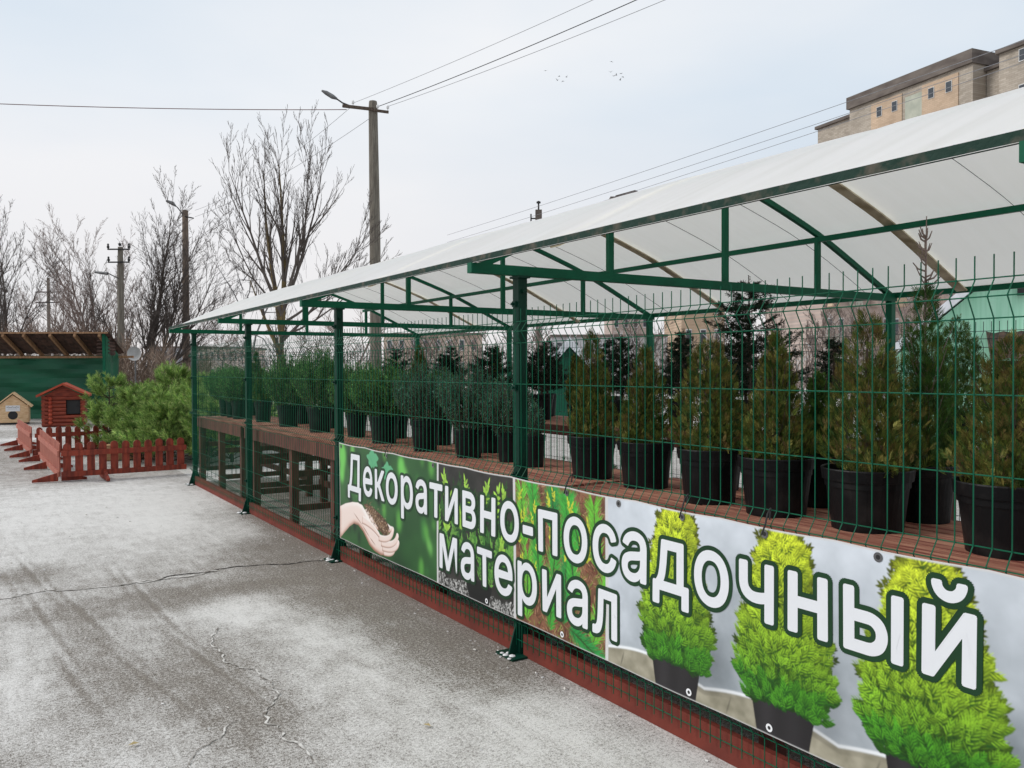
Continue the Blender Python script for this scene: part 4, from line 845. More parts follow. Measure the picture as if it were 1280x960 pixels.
# ------------------------------------------------------------------ bare trees
def bare_tree(seed, h, trunk_r, spec):
    """spec: stems [(start xyz, direction, length, radius)], depth, spread, upward pull, droop"""
    rnd = random.Random(seed); big = MB(); small = MB()
    def grow(p, d, ln, r_, k):
        n_ = max(3, min(7, int(ln/.45))) if k > 0 else 3; pts = [p]; rs = [r_]; q = p
        for i in range(n_):
            d = (d+Vector((rnd.gauss(0, 1), rnd.gauss(0, 1), rnd.gauss(0, .6)))*spec['wig']+Vector((0, 0, 1))*spec['up']).normalized()
            if spec.get('droop') and k <= 1: d = (d+Vector((0, 0, -1))*spec['droop']).normalized()
            q = q+d*ln/n_; pts.append(q); rs.append(max(r_*(1-.88*((i+1)/n_)**.9), spec['minr']*.7))
            if k > 0 and (i > 0 or k < spec['depth']):
                nk = spec['kids'][min(k, len(spec['kids'])-1)]
                for j in range(nk):
                    ax = Vector((rnd.gauss(0, 1), rnd.gauss(0, 1), rnd.gauss(0, 1))); side = (ax-d*ax.dot(d)).normalized(); an = spec['ang']*rnd.uniform(.6, 1.25)
                    nd = (d*math.cos(an)+side*math.sin(an)).normalized()
                    grow(q, nd, ln*spec['lr']*rnd.uniform(.55, 1.15)*(1-.45*i/n_), max(min(rs[-1]*.75, r_*.5), spec['minr']), k-1)
        tgt = big if r_ > spec.get('cut', .05) else small
        tgt.tube(pts, rs, 8 if r_ > .06 else (5 if r_ > .02 else 3), False)
    for (s0, d0, ln, r_) in spec['stems']: grow(Vector(s0), Vector(d0).normalized(), ln, r_*spec.get('thin', .66), spec['depth'])
    return big, small
def place_tree(nm, lab, cat, px, d, seed, spec, bark, twig, group=None, rz=0):
    b, s_ = bare_tree(seed, 0, 0, spec); t = thing(nm, lab, cat, at(px, d), rz, group); b.build('trunk', bark, t, True); s_.build('crown', twig, t); return t
RZ = -YAW
# pollarded tree: thick forks low down, long upright whips
place_tree('bare_tree', 'tall bare tree with an ochre lichen trunk forking into upright branches behind the shelter', 'tree', 352, 21, 21,
  dict(stems=[((0, 0, 0), (0, 0, 1), 3.6, .20), ((0, 0, 2.5), (.12, 0, 1), 4.2, .13), ((0, 0, 2.5), (-.16, .1, 1), 4.0, .12), ((.05, 0, 2.3), (.75, 0, .62), 3.3, .07), ((0, 0, 2.0), (-.55, 0, 1), 2.0, .10), ((0, 0, 2.9), (.46, .1, 1), 3.9, .09), ((0, 0, 3.0), (-.45, -.2, 1), 3.6, .085), ((0, 0, 2.7), (.9, .2, .5), 2.8, .06), ((.1, 0, 3.2), (.25, -.3, 1), 3.6, .07), ((0, 0, 2.4), (1.2, 0, .35), 3.0, .05), ((0, 0, 3.0), (-.8, 0, .9), 2.6, .05)],
       depth=3, wig=.05, up=.11, kids=[0, 2, 2, 2], ang=.42, lr=.46, minr=.005, cut=.06), LICHEN, TWIG, 'bare trees', RZ)
place_tree('bare_tree', 'thin twigged bare tree right behind the tall ochre tree, seen through the fence', 'tree', 440, 27, 22,
  dict(stems=[((0, 0, 0), (0, 0, 1), 1.6, .12), ((0, 0, 1.0), (.4, 0, 1), 2.6, .07), ((0, 0, 1.0), (-.5, 0, 1), 2.4, .06), ((0, 0, 1.2), (.1, 0, 1), 3, .07)], depth=3, wig=.16, up=.05, kids=[0, 1, 2, 2], ang=.7, lr=.5, minr=.007), BARK, TWIGR, 'bare trees', RZ)
place_tree('weeping_birch', 'pale weeping birch with hanging twigs left of the tall ochre tree', 'tree', 305, 36, 23,
  dict(stems=[((0, 0, 0), (0, 0, 1), 7.4, .10), ((0, 0, 4), (.3, 0, 1), 3.0, .05), ((0, 0, 4), (-.35, 0, 1), 3.0, .05), ((0, 0, 5.4), (.5, .2, 1), 2.0, .04), ((0, 0, 5.0), (-.6, .2, 1), 2.0, .04)], depth=2, wig=.12, up=.05, kids=[0, 2, 3, 3], ang=.8, lr=.48, minr=.007, droop=.75), TWIGG, TWIGG, None, RZ)
sp_ = lambda st, **k: dict(dict(stems=st, depth=3, wig=.06, up=.06, kids=[0, 3, 2, 3], ang=.5, lr=.44, minr=.0065, cut=.2), **k)
place_tree('bare_tree', 'big fan-shaped bare tree between the two lamp poles on the left', 'tree', 178, 36, 31,
  sp_([((0, 0, 0), (.10, 0, 1), 6.8, .17), ((.1, 0, 0), (.35, .1, 1), 7.6, .16), ((0, .2, 0), (.02, -.2, 1), 5.8, .13), ((.2, 0, .3), (.75, .1, 1), 6.2, .12), ((.2, 0, .6), (1.15, 0, .85), 4.6, .09), ((-.2, 0, 0), (-.35, 0, 1), 5.0, .12), ((.1, 0, 1.2), (.28, 0, 1), 7.2, .12)]), BARK, TWIG, 'bare trees', RZ)
place_tree('bare_tree', 'bare tree with long stems leaning left behind the green tarpaulin shed', 'tree', 128, 40, 32,
  sp_([((0, 0, 0), (-.35, 0, 1), 7.4, .16), ((0, 0, 0), (-.55, .1, 1), 7.2, .15), ((.1, 0, 0), (-.12, 0, 1), 6.6, .14), ((.3, 0, 0), (.12, 0, 1), 6.4, .13), ((-.3, 0, 0), (-.75, 0, 1), 5.0, .10), ((.4, 0, 0), (.35, .2, 1), 5.2, .1)]), BARK, TWIGR, 'bare trees', RZ)
place_tree('bare_tree', 'forked bare tree at the left edge of the photo above the shed roof', 'tree', 2, 34, 33,
  sp_([((0, 0, 0), (.22, 0, 1), 6.6, .13), ((0, 0, 0), (-.1, .1, 1), 7.0, .15), ((0, 0, 1), (.5, 0, 1), 5.0, .08), ((0, 0, 0), (-.4, 0, 1), 6, .1), ((-1, 1, 0), (-.1, 0, 1), 7, .1)]), BARK, TWIG, 'bare trees', RZ)
place_tree('bare_tree', 'small reddish bare tree above the middle of the shed roof', 'tree', 72, 46, 34,
  sp_([((0, 0, 0), (.05, 0, 1), 6.0, .12), ((0, 0, 1), (-.3, 0, 1), 4.2, .07), ((0, 0, 1), (.3, 0, 1), 4.2, .07), ((0, 0, 2), (.1, .1, 1), 4.4, .07), ((-1.5, 0, 0), (0, 0, 1), 5, .09)]), BARK, TWIGR, 'bare trees', RZ)
place_tree('bare_tree', 'thin bare tree just behind the right-hand lamp pole, spreading over the shelter corner', 'tree', 216, 42, 35,
  sp_([((0, 0, 0), (.15, 0, 1), 5.2, .10), ((0, 0, .5), (.6, 0, 1), 4.6, .08), ((0, 0, .5), (-.3, 0, 1), 5.0, .08), ((.4, 0, .8), (1.0, .1, .7), 3.6, .06)]), BARK, TWIGR, 'bare trees', RZ)
place_tree('bare_tree', 'bare tree with whitish twigs in front of the pinkish building, seen under the canopy', 'tree', 1112, 26, 36,
  sp_([((0, 0, 0), (0, 0, 1), 3.0, .09), ((0, 0, 1), (.3, 0, 1), 3.0, .06), ((0, 0, 1), (-.4, 0, 1), 2.8, .06)], depth=3, kids=[0, 1, 2, 2]), LICHEN, TWIGR, 'bare trees', RZ)
place_tree('bare_tree', 'small bare tree seen under the canopy to the left of the ochre building', 'tree', 800, 34, 37,
  sp_([((0, 0, 0), (0, 0, 1), 3.4, .09), ((0, 0, 1), (.4, 0, 1), 2.6, .06), ((0, 0, 1), (-.4, 0, 1), 2.4, .06)], depth=3, kids=[0, 1, 2, 2]), BARK, TWIG, 'bare trees', RZ)
for k, (px, d, lab) in enumerate(((985, 17, 'thin twiggy bare tree close behind the back fence, beside the big dark spruce'), (1065, 20, 'twiggy bare tree close behind the back fence, seen over the broad olive thuja'), (1150, 19, 'twiggy bare tree close behind the back fence, just left of the barn gable'), (640, 24, 'twiggy bare tree behind the back fence, seen beside the near post'), (545, 26, 'twiggy bare tree behind the back fence, seen over the junipers'))):
    place_tree('bare_tree', lab, 'tree', px, d, 80+k, sp_([((0, 0, 0), (0, 0, 1), 2.6, .07), ((0, 0, .3), (.4, 0, 1), 2.2, .05), ((0, 0, .3), (-.45, .2, 1), 2.2, .05), ((.6, 0, 0), (.1, 0, 1), 2.0, .04)]), BARK, TWIGR, 'bare trees', RZ+k)
# brushwood below the trees
rng = np.random.default_rng(9); P = []; D = []; Ls = []; C = []
for i in range(9000):
    px_ = rng.uniform(128, 262); d = rng.uniform(29, 34) if px_ < 240 else rng.uniform(34, 38); q = at(px_, d); hgt = (1.9+.5*math.sin(px_*.13)+.35*math.sin(px_*.37))*(1 if px_ < 205 else .75)
    P.append((q.x, q.y, rng.uniform(0, hgt))); D.append((rng.normal()*.5, rng.normal()*.5, rng.uniform(.3, 1.4))); Ls.append(rng.uniform(.25, .8)); C.append(np.array([(.23, .16, .12), (.16, .11, .085), (.34, .26, .2), (.12, .09, .07)][rng.integers(4)])*rng.uniform(.7, 1.3))
for i in range(5000):
    px_ = rng.uniform(-30, 140); d = rng.uniform(31, 35); q = at(px_, d); P.append((q.x, q.y, rng.uniform(1.2, 3.0+.25*math.sin(px_*.2)))); D.append((rng.normal()*.5, rng.normal()*.5, rng.uniform(.3, 1.4))); Ls.append(rng.uniform(.2, .6)); C.append(np.array([(.2, .14, .11), (.14, .1, .08)][rng.integers(2)])*rng.uniform(.7, 1.3))
tag(blades('brushwood', np.array(P), np.array(D), np.array(Ls), .022, np.array(C)), 'tangle of brown leafless brushwood below the bare trees', 'brushwood', kind='stuff')
rng = np.random.default_rng(19); P = []; D = []; Ls = []; C = []
for i in range(16000):
    px_ = rng.uniform(270, 1160); d = rng.uniform(30, 46); q = at(px_, d); hgt = 2.5+.7*math.sin(px_*.05)+.5*math.sin(px_*.17)
    P.append((q.x, q.y, rng.uniform(0, hgt))); D.append((rng.normal()*.6, rng.normal()*.6, rng.uniform(.2, 1.2))); Ls.append(rng.uniform(.3, .9)); C.append(np.array([(.23, .17, .14), (.16, .12, .10), (.5, .5, .5), (.10, .09, .07)][rng.integers(4)])*rng.uniform(.7, 1.2))
tag(blades('hedge_twigs', np.array(P), np.array(D), np.array(Ls), .03, np.array(C)), 'snow-dusted leafless hedge beyond the back of the shelter', 'hedge', kind='stuff')

# ------------------------------------------------------------------ poles, lamps and wires
def V3(px, py, d): q = at(px, d); return Vector((q.x, q.y, zat(py, d)))
def lateral(d=1.0): return Vector((rr.x, rr.y, 0))*d
# near pole
t = thing('utility_pole', 'tall weathered square utility pole with a street lamp arm, rising behind the canopy', 'utility pole', at(470, 23.3), RZ)
hp = zat(128, 23.3)
mb = MB(); mb.tube([(0, 0, 0), (0, 0, hp*.6), (-.03, 0, hp-.18), (-.03, 0, hp)], [.17, .15, .125, .11], 8); mb.build('mast', CONC, t)
mb = MB(); mb.tube([(.0, -.14, 0), (-.0, -.13, hp*.6), (-.03, -.115, hp-.6)], .012, 5); mb.build('cable', DARK, t)
mb = MB(); mb.bar((-.85, -.13, hp-.16), (0, -.13, hp-.26), .06, .08); mb.bar((-.03, -.13, hp-.28), (.42, -.13, hp-.34), .05, .07); a_ = mb.build('cross_arm', BARK, t)
for x, z in ((-.56, hp-.12), (.12, hp-.24), (.40, hp-.26)):
    mb = MB(); mb.lathe([(.012, -.08), (.012, 0), (.035, .0), (.04, .05), (.02, .09), (0, .1)], 10, (x, -.13, z+.02)); mb.build('insulator', WHITE, a_)
mb = MB(); mb.tube([(-.5, -.13, hp-.22), (-.85, -.13, hp-.08), (-1.05, -.13, hp+.06)], .022, 6); mb.build('lamp_arm', DARK, t)
mb = MB(); mb.tube([(-1.0, -.13, hp+.03), (-1.12, -.13, hp+.09), (-1.3, -.13, hp+.20), (-1.42, -.13, hp+.26)], [.03, .065, .06, .025], 8); mb.build('lamp_head', STEEL, t)
# far lamp pole
t = thing('lamp_pole', 'round brownish lamp pole beside the far corner of the shelter', 'lamp pole', at(233, 38), RZ); hp2 = zat(262, 38)
mb = MB(); mb.tube([(0, 0, 0), (.03, 0, hp2)], [.17, .13], 10); mb.build('mast', CONCB, t)
mb = MB(); mb.tube([(.0, -.1, hp2-.25), (-.28, -.1, hp2+.12), (-.4, -.1, hp2+.2)], .025, 6); mb.tube([(0, -.1, hp2-.28), (.45, -.1, hp2-.38)], .03, 5); mb.build('arm', DARK, t)
mb = MB(); mb.tube([(-.36, -.1, hp2+.18), (-.5, -.1, hp2+.3), (-.78, -.1, hp2+.42)], [.04, .09, .05], 8); mb.build('lamp_head', STEEL, t)
mb = MB(); z = zat(357, 38); mb.tube([(-.1, -.15, z-.05), (-.3, -.3, z+.08)], .02, 5); mb.lathe([(0, .1), (.10, .06), (.12, -.06), (0, -.08)], 12, (-.14, -.28, z)); mb.build('floodlight', WHITE, t)
# concrete power pole with two cross arms
t = thing('power_pole', 'grey concrete power pole with two insulator cross arms above the shed end', 'power pole', at(152, 33), RZ); hp3 = zat(304, 33)
mb = MB(); mb.tube([(0, 0, 0), (0, 0, zat(345, 33)), (.02, 0, hp3-.1)], [.16, .125, .10], 8); mb.build('mast', CONC, t)
for z, w_ in ((zat(310.5, 33), .43), (zat(326.5, 33), .42)):
    mb = MB(); mb.box((0, -.12, z), (w_*2, .06, .05)); a_ = mb.build('cross_arm', DARK, t)
    for x in (-w_+.02, w_-.02):
        mb = MB(); mb.lathe([(.012, 0), (.05, .04), (.055, .09), (.03, .14), (.045, .16), (.03, .2), (0, .21)], 8, (x, -.12, z+.02)); mb.build('insulator', DARK, a_)
mb = MB(); mb.lathe([(.012, 0), (.06, .04), (.06, .1), (0, .15)], 8, (.02, -.05, hp3-.08)); mb.build('insulator', DARK, t)
mb = MB(); mb.tube([(0, -.1, zat(347, 33)), (-.35, -.2, zat(341, 33)), (-.45, -.2, zat(341, 33))], .02, 5); mb.build('lamp_arm', DARK, t)
mb = MB(); mb.tube([(-.40, -.2, zat(341, 33)), (-.9, -.2, zat(339, 33))], [.07, .05], 6); mb.build('lamp_head', STEEL, t)
t = thing('power_pole', 'distant power pole seen small through the bare trees above the shed', 'power pole', at(62, 75), RZ)
mb = MB(); mb.tube([(0, 0, 0), (0, 0, zat(345, 75))], [.18, .13], 7); mb.build('mast', CONC, t)
for z in (zat(363, 75), zat(376, 75)):
    mb = MB(); mb.box((0, -.1, z), (2.2, .1, .09)); mb.build('cross_arm', DARK, t)
def wire(lab, a, b_, sag, r_=.010, ext=1.0, m=DARK, group='overhead wires'):
    a = Vector(a); b_ = Vector(b_); b_ = a+(b_-a)*ext; pts = []
    for i in range(25):
        u_ = i/24; pts.append(a.lerp(b_, u_)+Vector((0, 0, -4*sag*u_*(1-u_))))
    mb = MB(); mb.tube(pts, r_, 4); return tag(mb.build('overhead_wire', m), lab, 'wire', group)
GREYW = mat('grey_wire', (.2, .2, .21, 1), (.28, .28, .3, 1), 4, .7)
hw = zat(132, 23.3); K = (461.4, )
def onh(px, py, z): d = (z-H)*FPX/(461.4-py); return V3(px, py, d)
wire('leftmost of the three wires running from the tall pole to the top edge', V3(444, 130, 23.3), onh(735, 0, hw), .12, .0055, 1.7, GREYW)
wire('thick dark twisted cable running from the tall pole to the top edge', V3(476, 134, 23.3), onh(785, 0, hw), .15, .010, 1.7)
wire('rightmost of the three wires running from the tall pole to the top edge', V3(488, 134, 23.3), onh(820, 0, hw), .15, .006, 1.7, GREYW)
wire('reddish cable crossing the sky from the left edge to the tall pole', V3(436, 138, 23.3), onh(0, 124, hw-.1), .12, .011, 1.5, mat('reddish_cable', (.12, .06, .06, 1), (.2, .12, .12, 1), 3, .7))
wire('slack wire sagging from the tall pole down to the lamp pole at left', V3(440, 136, 23.2), V3(246, 262, 37.9), .35, .007, 1, GREYW)
wire('second thin wire from the tall pole to the arm of the lamp pole at left', V3(463, 150, 23.2), V3(246, 270, 37.9), .25, .007, 1, GREYW)
for k, (py0, py1, lab) in enumerate(((294, 161, 'upper thin wire far behind the canopy, passing before the brick building'), (303, 174.6, 'middle thin wire running behind the canopy up to the brick building'), (312, 184, 'lowest thin wire running behind the canopy up to the brick building'))):
    wire(lab, onh(560, py0, 8.5), onh(960, py1, 8.5), .1, .0075, 1.35, GREYW)

# ------------------------------------------------------------------ green tarpaulin shed
RUST = mat('old_corrugated', S(92, 70, 62), S(60, 48, 44), 6, .8, .2)
TARP = mat('green_tarpaulin', S(14, 74, 52), S(22, 96, 68), 1.2, .45, .5, stretch=(.5, .5, 2), bscale=3)
WOODP = mat('raw_timber', S(168, 132, 100), S(128, 98, 74), 5, .8, stretch=(4, 4, .8))
t = thing('open_shed', 'open shed with a corrugated roof on pale rafters and green tarpaulin walls', 'shed', at(-40, 26), RZ+.06)
def lx(px, d): return ((px+40)*d-0*26)/FPX if False else (px-640)/FPX*d-(-40-640)/FPX*26
zf, zb_ = zat(415, 26), zat(442, 27)
x0, x1 = lx(-120, 26), lx(133, 26)
mb = MB(); nW = 90
for i in range(nW):
    a, b2 = x0+(x1-x0)*i/nW, x0+(x1-x0)*(i+1)/nW; ha, hb = .02*math.sin(i*1.7), .02*math.sin((i+1)*1.7)
    mb.face([(a, -.1, zf+.06+ha), (b2, -.1, zf+.06+hb), (b2, 1.15, zb_+.06+hb), (a, 1.15, zb_+.06+ha)])
mb.build('roof', RUST, t)
for px in (-95, -62, -28, 5, 30, 62, 92, 122):
    mb = MB(); x = lx(px, 26); mb.bar((x, -.12, zf-.03), (x, 1.12, zb_-.03), .07, .11); mb.build('rafter', WOODP, t)
mb = MB(); mb.box(((x0+x1)/2, -.14, zf+.035), (x1-x0, .03, .05)); mb.build('fascia', WOODP, t)
mb = MB(); nX, nZ = 70, 14
X = lambda i: x0+(lx(130, 26.5)-x0)*i/nX
def tw(i, j): return (X(i), 1.0+.05*math.sin(i*.35+j*.5)+.035*math.sin(j*1.6+i*.12), zb_*j/nZ-.0)
for i in range(nX):
    for j in range(nZ): mb.face([tw(i, j), tw(i+1, j), tw(i+1, j+1), tw(i, j+1)])
mb.build('tarpaulin', TARP, t, True)
mb = MB(); mb.box((lx(60, 27), .93, zb_-.05), (5.5, .05, .07)); mb.build('beam', WOODP, t)
for px in (124,):
    mb = MB(); x = lx(px+3, 26); mb.bar((x, 0, 0), (x-.03, 0, zf), .08); mb.build('post', GREEN, t)
mb = MB(); x = lx(128, 26)
for i in range(10):
    a, b2 = i/10, (i+1)/10; f = lambda u_: (x+.03*math.sin(u_*9), 1.0*u_, zf+(zb_-zf)*u_-.04)
    mb.face([(x+.1*math.sin(a*5), 1*a, 0), (x+.1*math.sin(b2*5), 1*b2, 0), f(b2), f(a)])
mb.build('side_curtain', TARP, t)
# stacked roofing sheets end just right of the shed roof
mb = MB()
for k in range(5): mb.box((0, 0, k*.11), (.34, .5, .05)); mb.box((.1, 0, k*.11+.05), (.2, .45, .05))
o = mb.build('roofing_stack', RUST); o.location = V3(133, 441, 26.6); o.rotation_euler = (0, 0, RZ); tag(o, 'ragged stack of old roofing sheets at the right end of the shed roof', 'roofing sheets')
# ------------------------------------------------------------------ dog house and log playhouse
PALE = mat('fresh_pine_boards', S(228, 200, 162), S(196, 160, 118), 7, .7, .1, stretch=(1, 1, 9))
t = thing('dog_house', 'small unpainted pine dog house with a round hole and a paper notice', 'dog house', at(15.5, 24.2), RZ+.48)
w_, hh_, ap, dp = .80, .52, .86, .9
mb = MB(); f = [(-w_/2, 0, .05), (w_/2, 0, .05), (w_/2, 0, hh_), (0, 0, ap), (-w_/2, 0, hh_)]; bk = [(a, dp, c) for a, b, c in f]
mb.face(f); mb.face(bk[::-1])
for j in range(5): mb.face([f[(j+1) % 5], f[j], bk[j], bk[(j+1) % 5]])
for k in range(4): mb.box((0, -.006, .12+k*.13), (w_*.97, .008, .118))
mb.build('wall', PALE, t)
mb = MB()
for sg in (-1, 1): mb.bar((sg*.005, dp/2-.05, ap+.03), (sg*(w_/2+.07), dp/2-.05, hh_-.03), .0, .0) if False else None
for sg in (-1, 1):
    a, b2 = Vector((0, 0, ap+.035)), Vector((sg*(w_/2+.07), 0, hh_-.025)); nrm = Vector((sg*.35, 0, .45)).normalized()*.03
    q = [a, b2, b2+nrm, a+Vector((0, 0, .04))]; q1 = [v+Vector((0, -.08, 0)) for v in q]; q2 = [v+Vector((0, dp+.06, 0)) for v in q]
    mb.face(q1); mb.face(q2[::-1])
    for j in range(4): mb.face([q1[(j+1) % 4], q1[j], q2[j], q2[(j+1) % 4]])
mb.build('roof', PALE, t)
mb = MB(); mb.face([(.0+.125*math.cos(a), -.0115, .27+.125*math.sin(a)) for a in np.linspace(0, 2*math.pi, 25)[:-1]]); mb.build('entrance', DARK, t)
mb = MB(); mb.box((0, .02, .03), (w_+.04, .04, .05)); mb.build('base', DARK, t)
pp = MB(); pp.box((0, -.016, .47), (.36, .006, .17)); pn = pp.build('notice', mat('paper', (.7, .72, .74, 1), None, 3, .6), t)
pp = MB()
for k in range(9): pp.box((-.14+.034*k, -.0205, .505+.008*math.sin(k*2)), (.022, .002, .018))
for k in range(7): pp.box((-.11+.034*k, -.0205, .455), (.02, .002, .008))
pp.build('writing', DARK, pn)
LOG = mat('red_brown_logs', S(146, 66, 46), S(108, 46, 34), 5, .6, .2, stretch=(1, 1, 5)); LOGR = mat('orange_brown_roof_boards', S(176, 78, 52), S(150, 60, 42), 5, .6)
t = thing('log_playhouse', 'red brown miniature log house with a gable roof behind the pine pile', 'playhouse', at(79, 23.2), RZ+.42)
mb = MB(); w_ = 1.02; dp = 1.1
for k in range(8):
    z = .06+k*.105
    if 3 <= k <= 6: mb.tube([(-w_/2-.02, 0, z), (.06, 0, z)], .055, 8); mb.tube([(.42, 0, z), (w_/2+.02, 0, z)], .055, 8)
    else: mb.tube([(-w_/2-.02, 0, z), (w_/2+.02, 0, z)], .055, 8)
    mb.tube([(-w_/2+.02, -.05, z+.02), (-w_/2+.02, dp, z+.02)], .055, 8); mb.tube([(w_/2-.02, -.05, z+.02), (w_/2-.02, dp, z+.02)], .055, 8)
mb.face([(-w_/2, .0, .85), (w_/2, .0, .85), (0, .0, 1.14)]); mb.box((0, dp, .45), (w_, .05, .85)); mb.build('wall', LOG, t)
for px in (-.32,):
    mb = MB()
    for k in range(7): mb.lathe([(.03, -.05), (.06, 0), (.03, .05)], 8, (px, -.07, .12+k*.11))
    mb.build('porch_post', LOGR, t)
mb = MB(); mb.box((.24, .06, .55), (.34, .02, .40)); mb.build('window', DARK, t)
mb = MB()
for sg in (-1, 1):
    a, b2 = Vector((0, 0, 1.16)), Vector((sg*(w_/2+.14), 0, .83)); nrm = Vector((0, 0, .06))
    q = [a, b2, b2+nrm, a+nrm]; q1 = [v+Vector((0, -.22, 0)) for v in q]; q2 = [v+Vector((0, dp+.1, 0)) for v in q]
    mb.face(q1); mb.face(q2[::-1])
    for j in range(4): mb.face([q1[(j+1) % 4], q1[j], q2[j], q2[(j+1) % 4]])
mb.build('roof', LOGR, t)
# satellite dish
t = thing('satellite_dish', 'round pale satellite dish on a post in front of the brushwood', 'satellite dish', at(168, 28.5), RZ); z = zat(440, 28.5)
mb = MB()
prof = [(0, .06), (.12, .05), (.2, .025), (.245, 0)]; nn = 20
for i in range(3):
    for j in range(nn):
        a, b2 = 6.2832*j/nn, 6.2832*(j+1)/nn; mb.face([(prof[q][0]*math.cos(e), prof[q][1], z+prof[q][0]*math.sin(e)) for q, e in ((i, a), (i, b2), (i+1, b2), (i+1, a))])
mb.build('dish', mat('dish_grey', (.42, .41, .4, 1), (.55, .55, .55, 1), 3, .5), t); mb = MB(); mb.tube([(0, .09, 0), (0, .09, z)], .025, 6); mb.build('post', STEEL, t)

# ------------------------------------------------------------------ buildings
def brickmat(name, c1, c2, mort, sc_=1.0):
    m = bpy.data.materials.new(name); m.use_nodes = True; n = m.node_tree.nodes; l = m.node_tree.links; b = n['Principled BSDF']; b.inputs['Roughness'].default_value = .9
    t = n.new('ShaderNodeTexCoord'); sx_ = n.new('ShaderNodeSeparateXYZ'); cx = n.new('ShaderNodeCombineXYZ'); l.new(t.outputs['Object'], sx_.inputs[0]); l.new(sx_.outputs[0], cx.inputs[0]); l.new(sx_.outputs[2], cx.inputs[1])
    br = n.new('ShaderNodeTexBrick'); br.inputs['Scale'].default_value = sc_; br.inputs['Color1'].default_value = c1; br.inputs['Color2'].default_value = c2; br.inputs['Mortar'].default_value = mort; br.inputs['Brick Width'].default_value = .5; br.inputs['Row Height'].default_value = .16; br.inputs['Mortar Size'].default_value = .012
    no = n.new('ShaderNodeTexNoise'); no.inputs['Scale'].default_value = .5; no.inputs['Detail'].default_value = 5; l.new(t.outputs['Object'], no.inputs[0])
    mxx = n.new('ShaderNodeMix'); mxx.data_type = 'RGBA'; mxx.blend_type = 'MULTIPLY'; mxx.inputs[0].default_value = .5; l.new(cx.outputs[0], br.inputs[0]); l.new(br.outputs[0], mxx.inputs[6]); l.new(no.outputs[0], mxx.inputs[7]); l.new(mxx.outputs[2], b.inputs['Base Color']); return m
BGREY = brickmat('grey_beige_brick', S(196, 184, 170), S(172, 160, 146), S(158, 150, 138)); BORG = brickmat('orange_panel_brick', S(214, 188, 162), S(200, 174, 148), S(188, 164, 142)); BPINK = brickmat('pinkish_brick', S(206, 186, 176), S(188, 166, 156), S(186, 170, 162))
CORN = mat('stained_cornice', S(112, 104, 98), S(88, 80, 76), .6, .9, stretch=(1, 1, 3)); GLASS = mat('dark_glass', (.03, .035, .045, 1), (.06, .07, .08, 1), 1, .15, spec=.6)
FRM = mat('window_frame_white', (.6, .6, .6, 1), None, 2, .6); GRN = mat('pale_green_plaster', S(178, 180, 166), S(156, 160, 148), 1, .9)
A = at(1063, 83); B = at(1214, 70.6); dirv = (B-A); dirv.z = 0; ln = dirv.length; dirn = dirv/ln; ang = math.atan2(dirn.y, dirn.x)
t = thing('apartment_block', 'high grey beige brick apartment block with orange panels rising behind the canopy', 'building', A, ang)
zt = zat(143, 83)
def sec(xa, xb, zt_, y0, corn, m=BGREY):
    mb = MB(); mb.box(((xa+xb)/2, y0+7, zt_/2), (xb-xa, 14, zt_)); w_ = mb.build('wall', m, t)
    mb = MB(); mb.box(((xa+xb)/2, y0+6.9, zt_+corn/2), (xb-xa+.3, 14.4, corn)); mb.build('cornice', CORN, t); return w_
sec(-5.2, -.3, zat(153, 85.5)-.3, .6, .3)
sec(-.2, ln, zat(140, 83)-.0, 0, 1.15)
sec(ln+.05, ln+2.6, zat(84, 70)-.3, 1.6, .3)
sec(ln+2.7, ln+16, zat(78, 68.5)-.3+.4, -.4, .35)
for (xa, xb, drop) in ((2.6, 6.2, .1), (8.4, 12.1, .1)):
    mb = MB(); mb.box(((xa+xb)/2, -.03, (zt-drop)/2), (xb-xa, .1, zt-drop)); mb.build('orange_panel', BORG, t)
mb = MB(); mb.box((6.5+1.05, -.02, (zt-.6)/2), (2.0, .08, zt-.6)); mb.build('stair_panel', GRN, t)
zrow0 = zt-.45
for fl in range(9):
    z = zrow0-fl*2.8
    for x in (3.6, 5.4, 9.4, 11.2):
        if z < 1: continue
        mb = MB(); mb.box((x, -.10, z-.6), (.62, .06, .95)); w_ = mb.build('window', FRM, t); mb = MB(); mb.box((x, -.14, z-.6), (.52, .04, .85)); mb.build('pane', GLASS, w_)
for fl in range(9):
    z = zrow0-fl*2.8-.2
    for x in (ln+4.8, ln+8, ln+11):
        if z < 1: continue
        mb = MB(); mb.box((x, -.43, z-.1), (.8, .06, 1.0)); w_ = mb.build('window', FRM, t); mb = MB(); mb.box((x, -.47, z-.1), (.66, .04, .85)); mb.build('pane', GLASS, w_)
# lower buildings seen through the shelter
def block(lab, px0, px1, d, ztop, m, floors, cols, dep=10, cat='building', rot=0, group=None, balc=0):
    a = at(px0, d); wd = (px1-px0)/FPX*d; t = thing('apartment_building', lab, cat, a, RZ+rot, group)
    mb = MB(); mb.box((wd/2, dep/2, ztop/2), (wd, dep, ztop)); mb.build('wall', m, t); mb = MB(); mb.box((wd/2, dep/2-.1, ztop+.15), (wd+.4, dep+.4, .3)); mb.build('roof', CORN, t)
    for f in range(floors):
        z = ztop*(f+.55)/floors
        for c in range(cols):
            x = wd*(c+.5)/cols; mb = MB(); mb.box((x, -.03, z), (wd/cols*.42, .08, ztop/floors*.5)); w_ = mb.build('window', FRM, t); mb = MB(); mb.box((x, -.08, z), (wd/cols*.34, .04, ztop/floors*.42)); mb.build('pane', GLASS, w_)
            if balc and c % balc == 0:
                mb = MB(); mb.box((x, -.5, z-ztop/floors*.33), (wd/cols*.7, .9, ztop/floors*.3)); mb.build('balcony', [BPINK, GRN, BORG][(f+c) % 3], t)
    return t
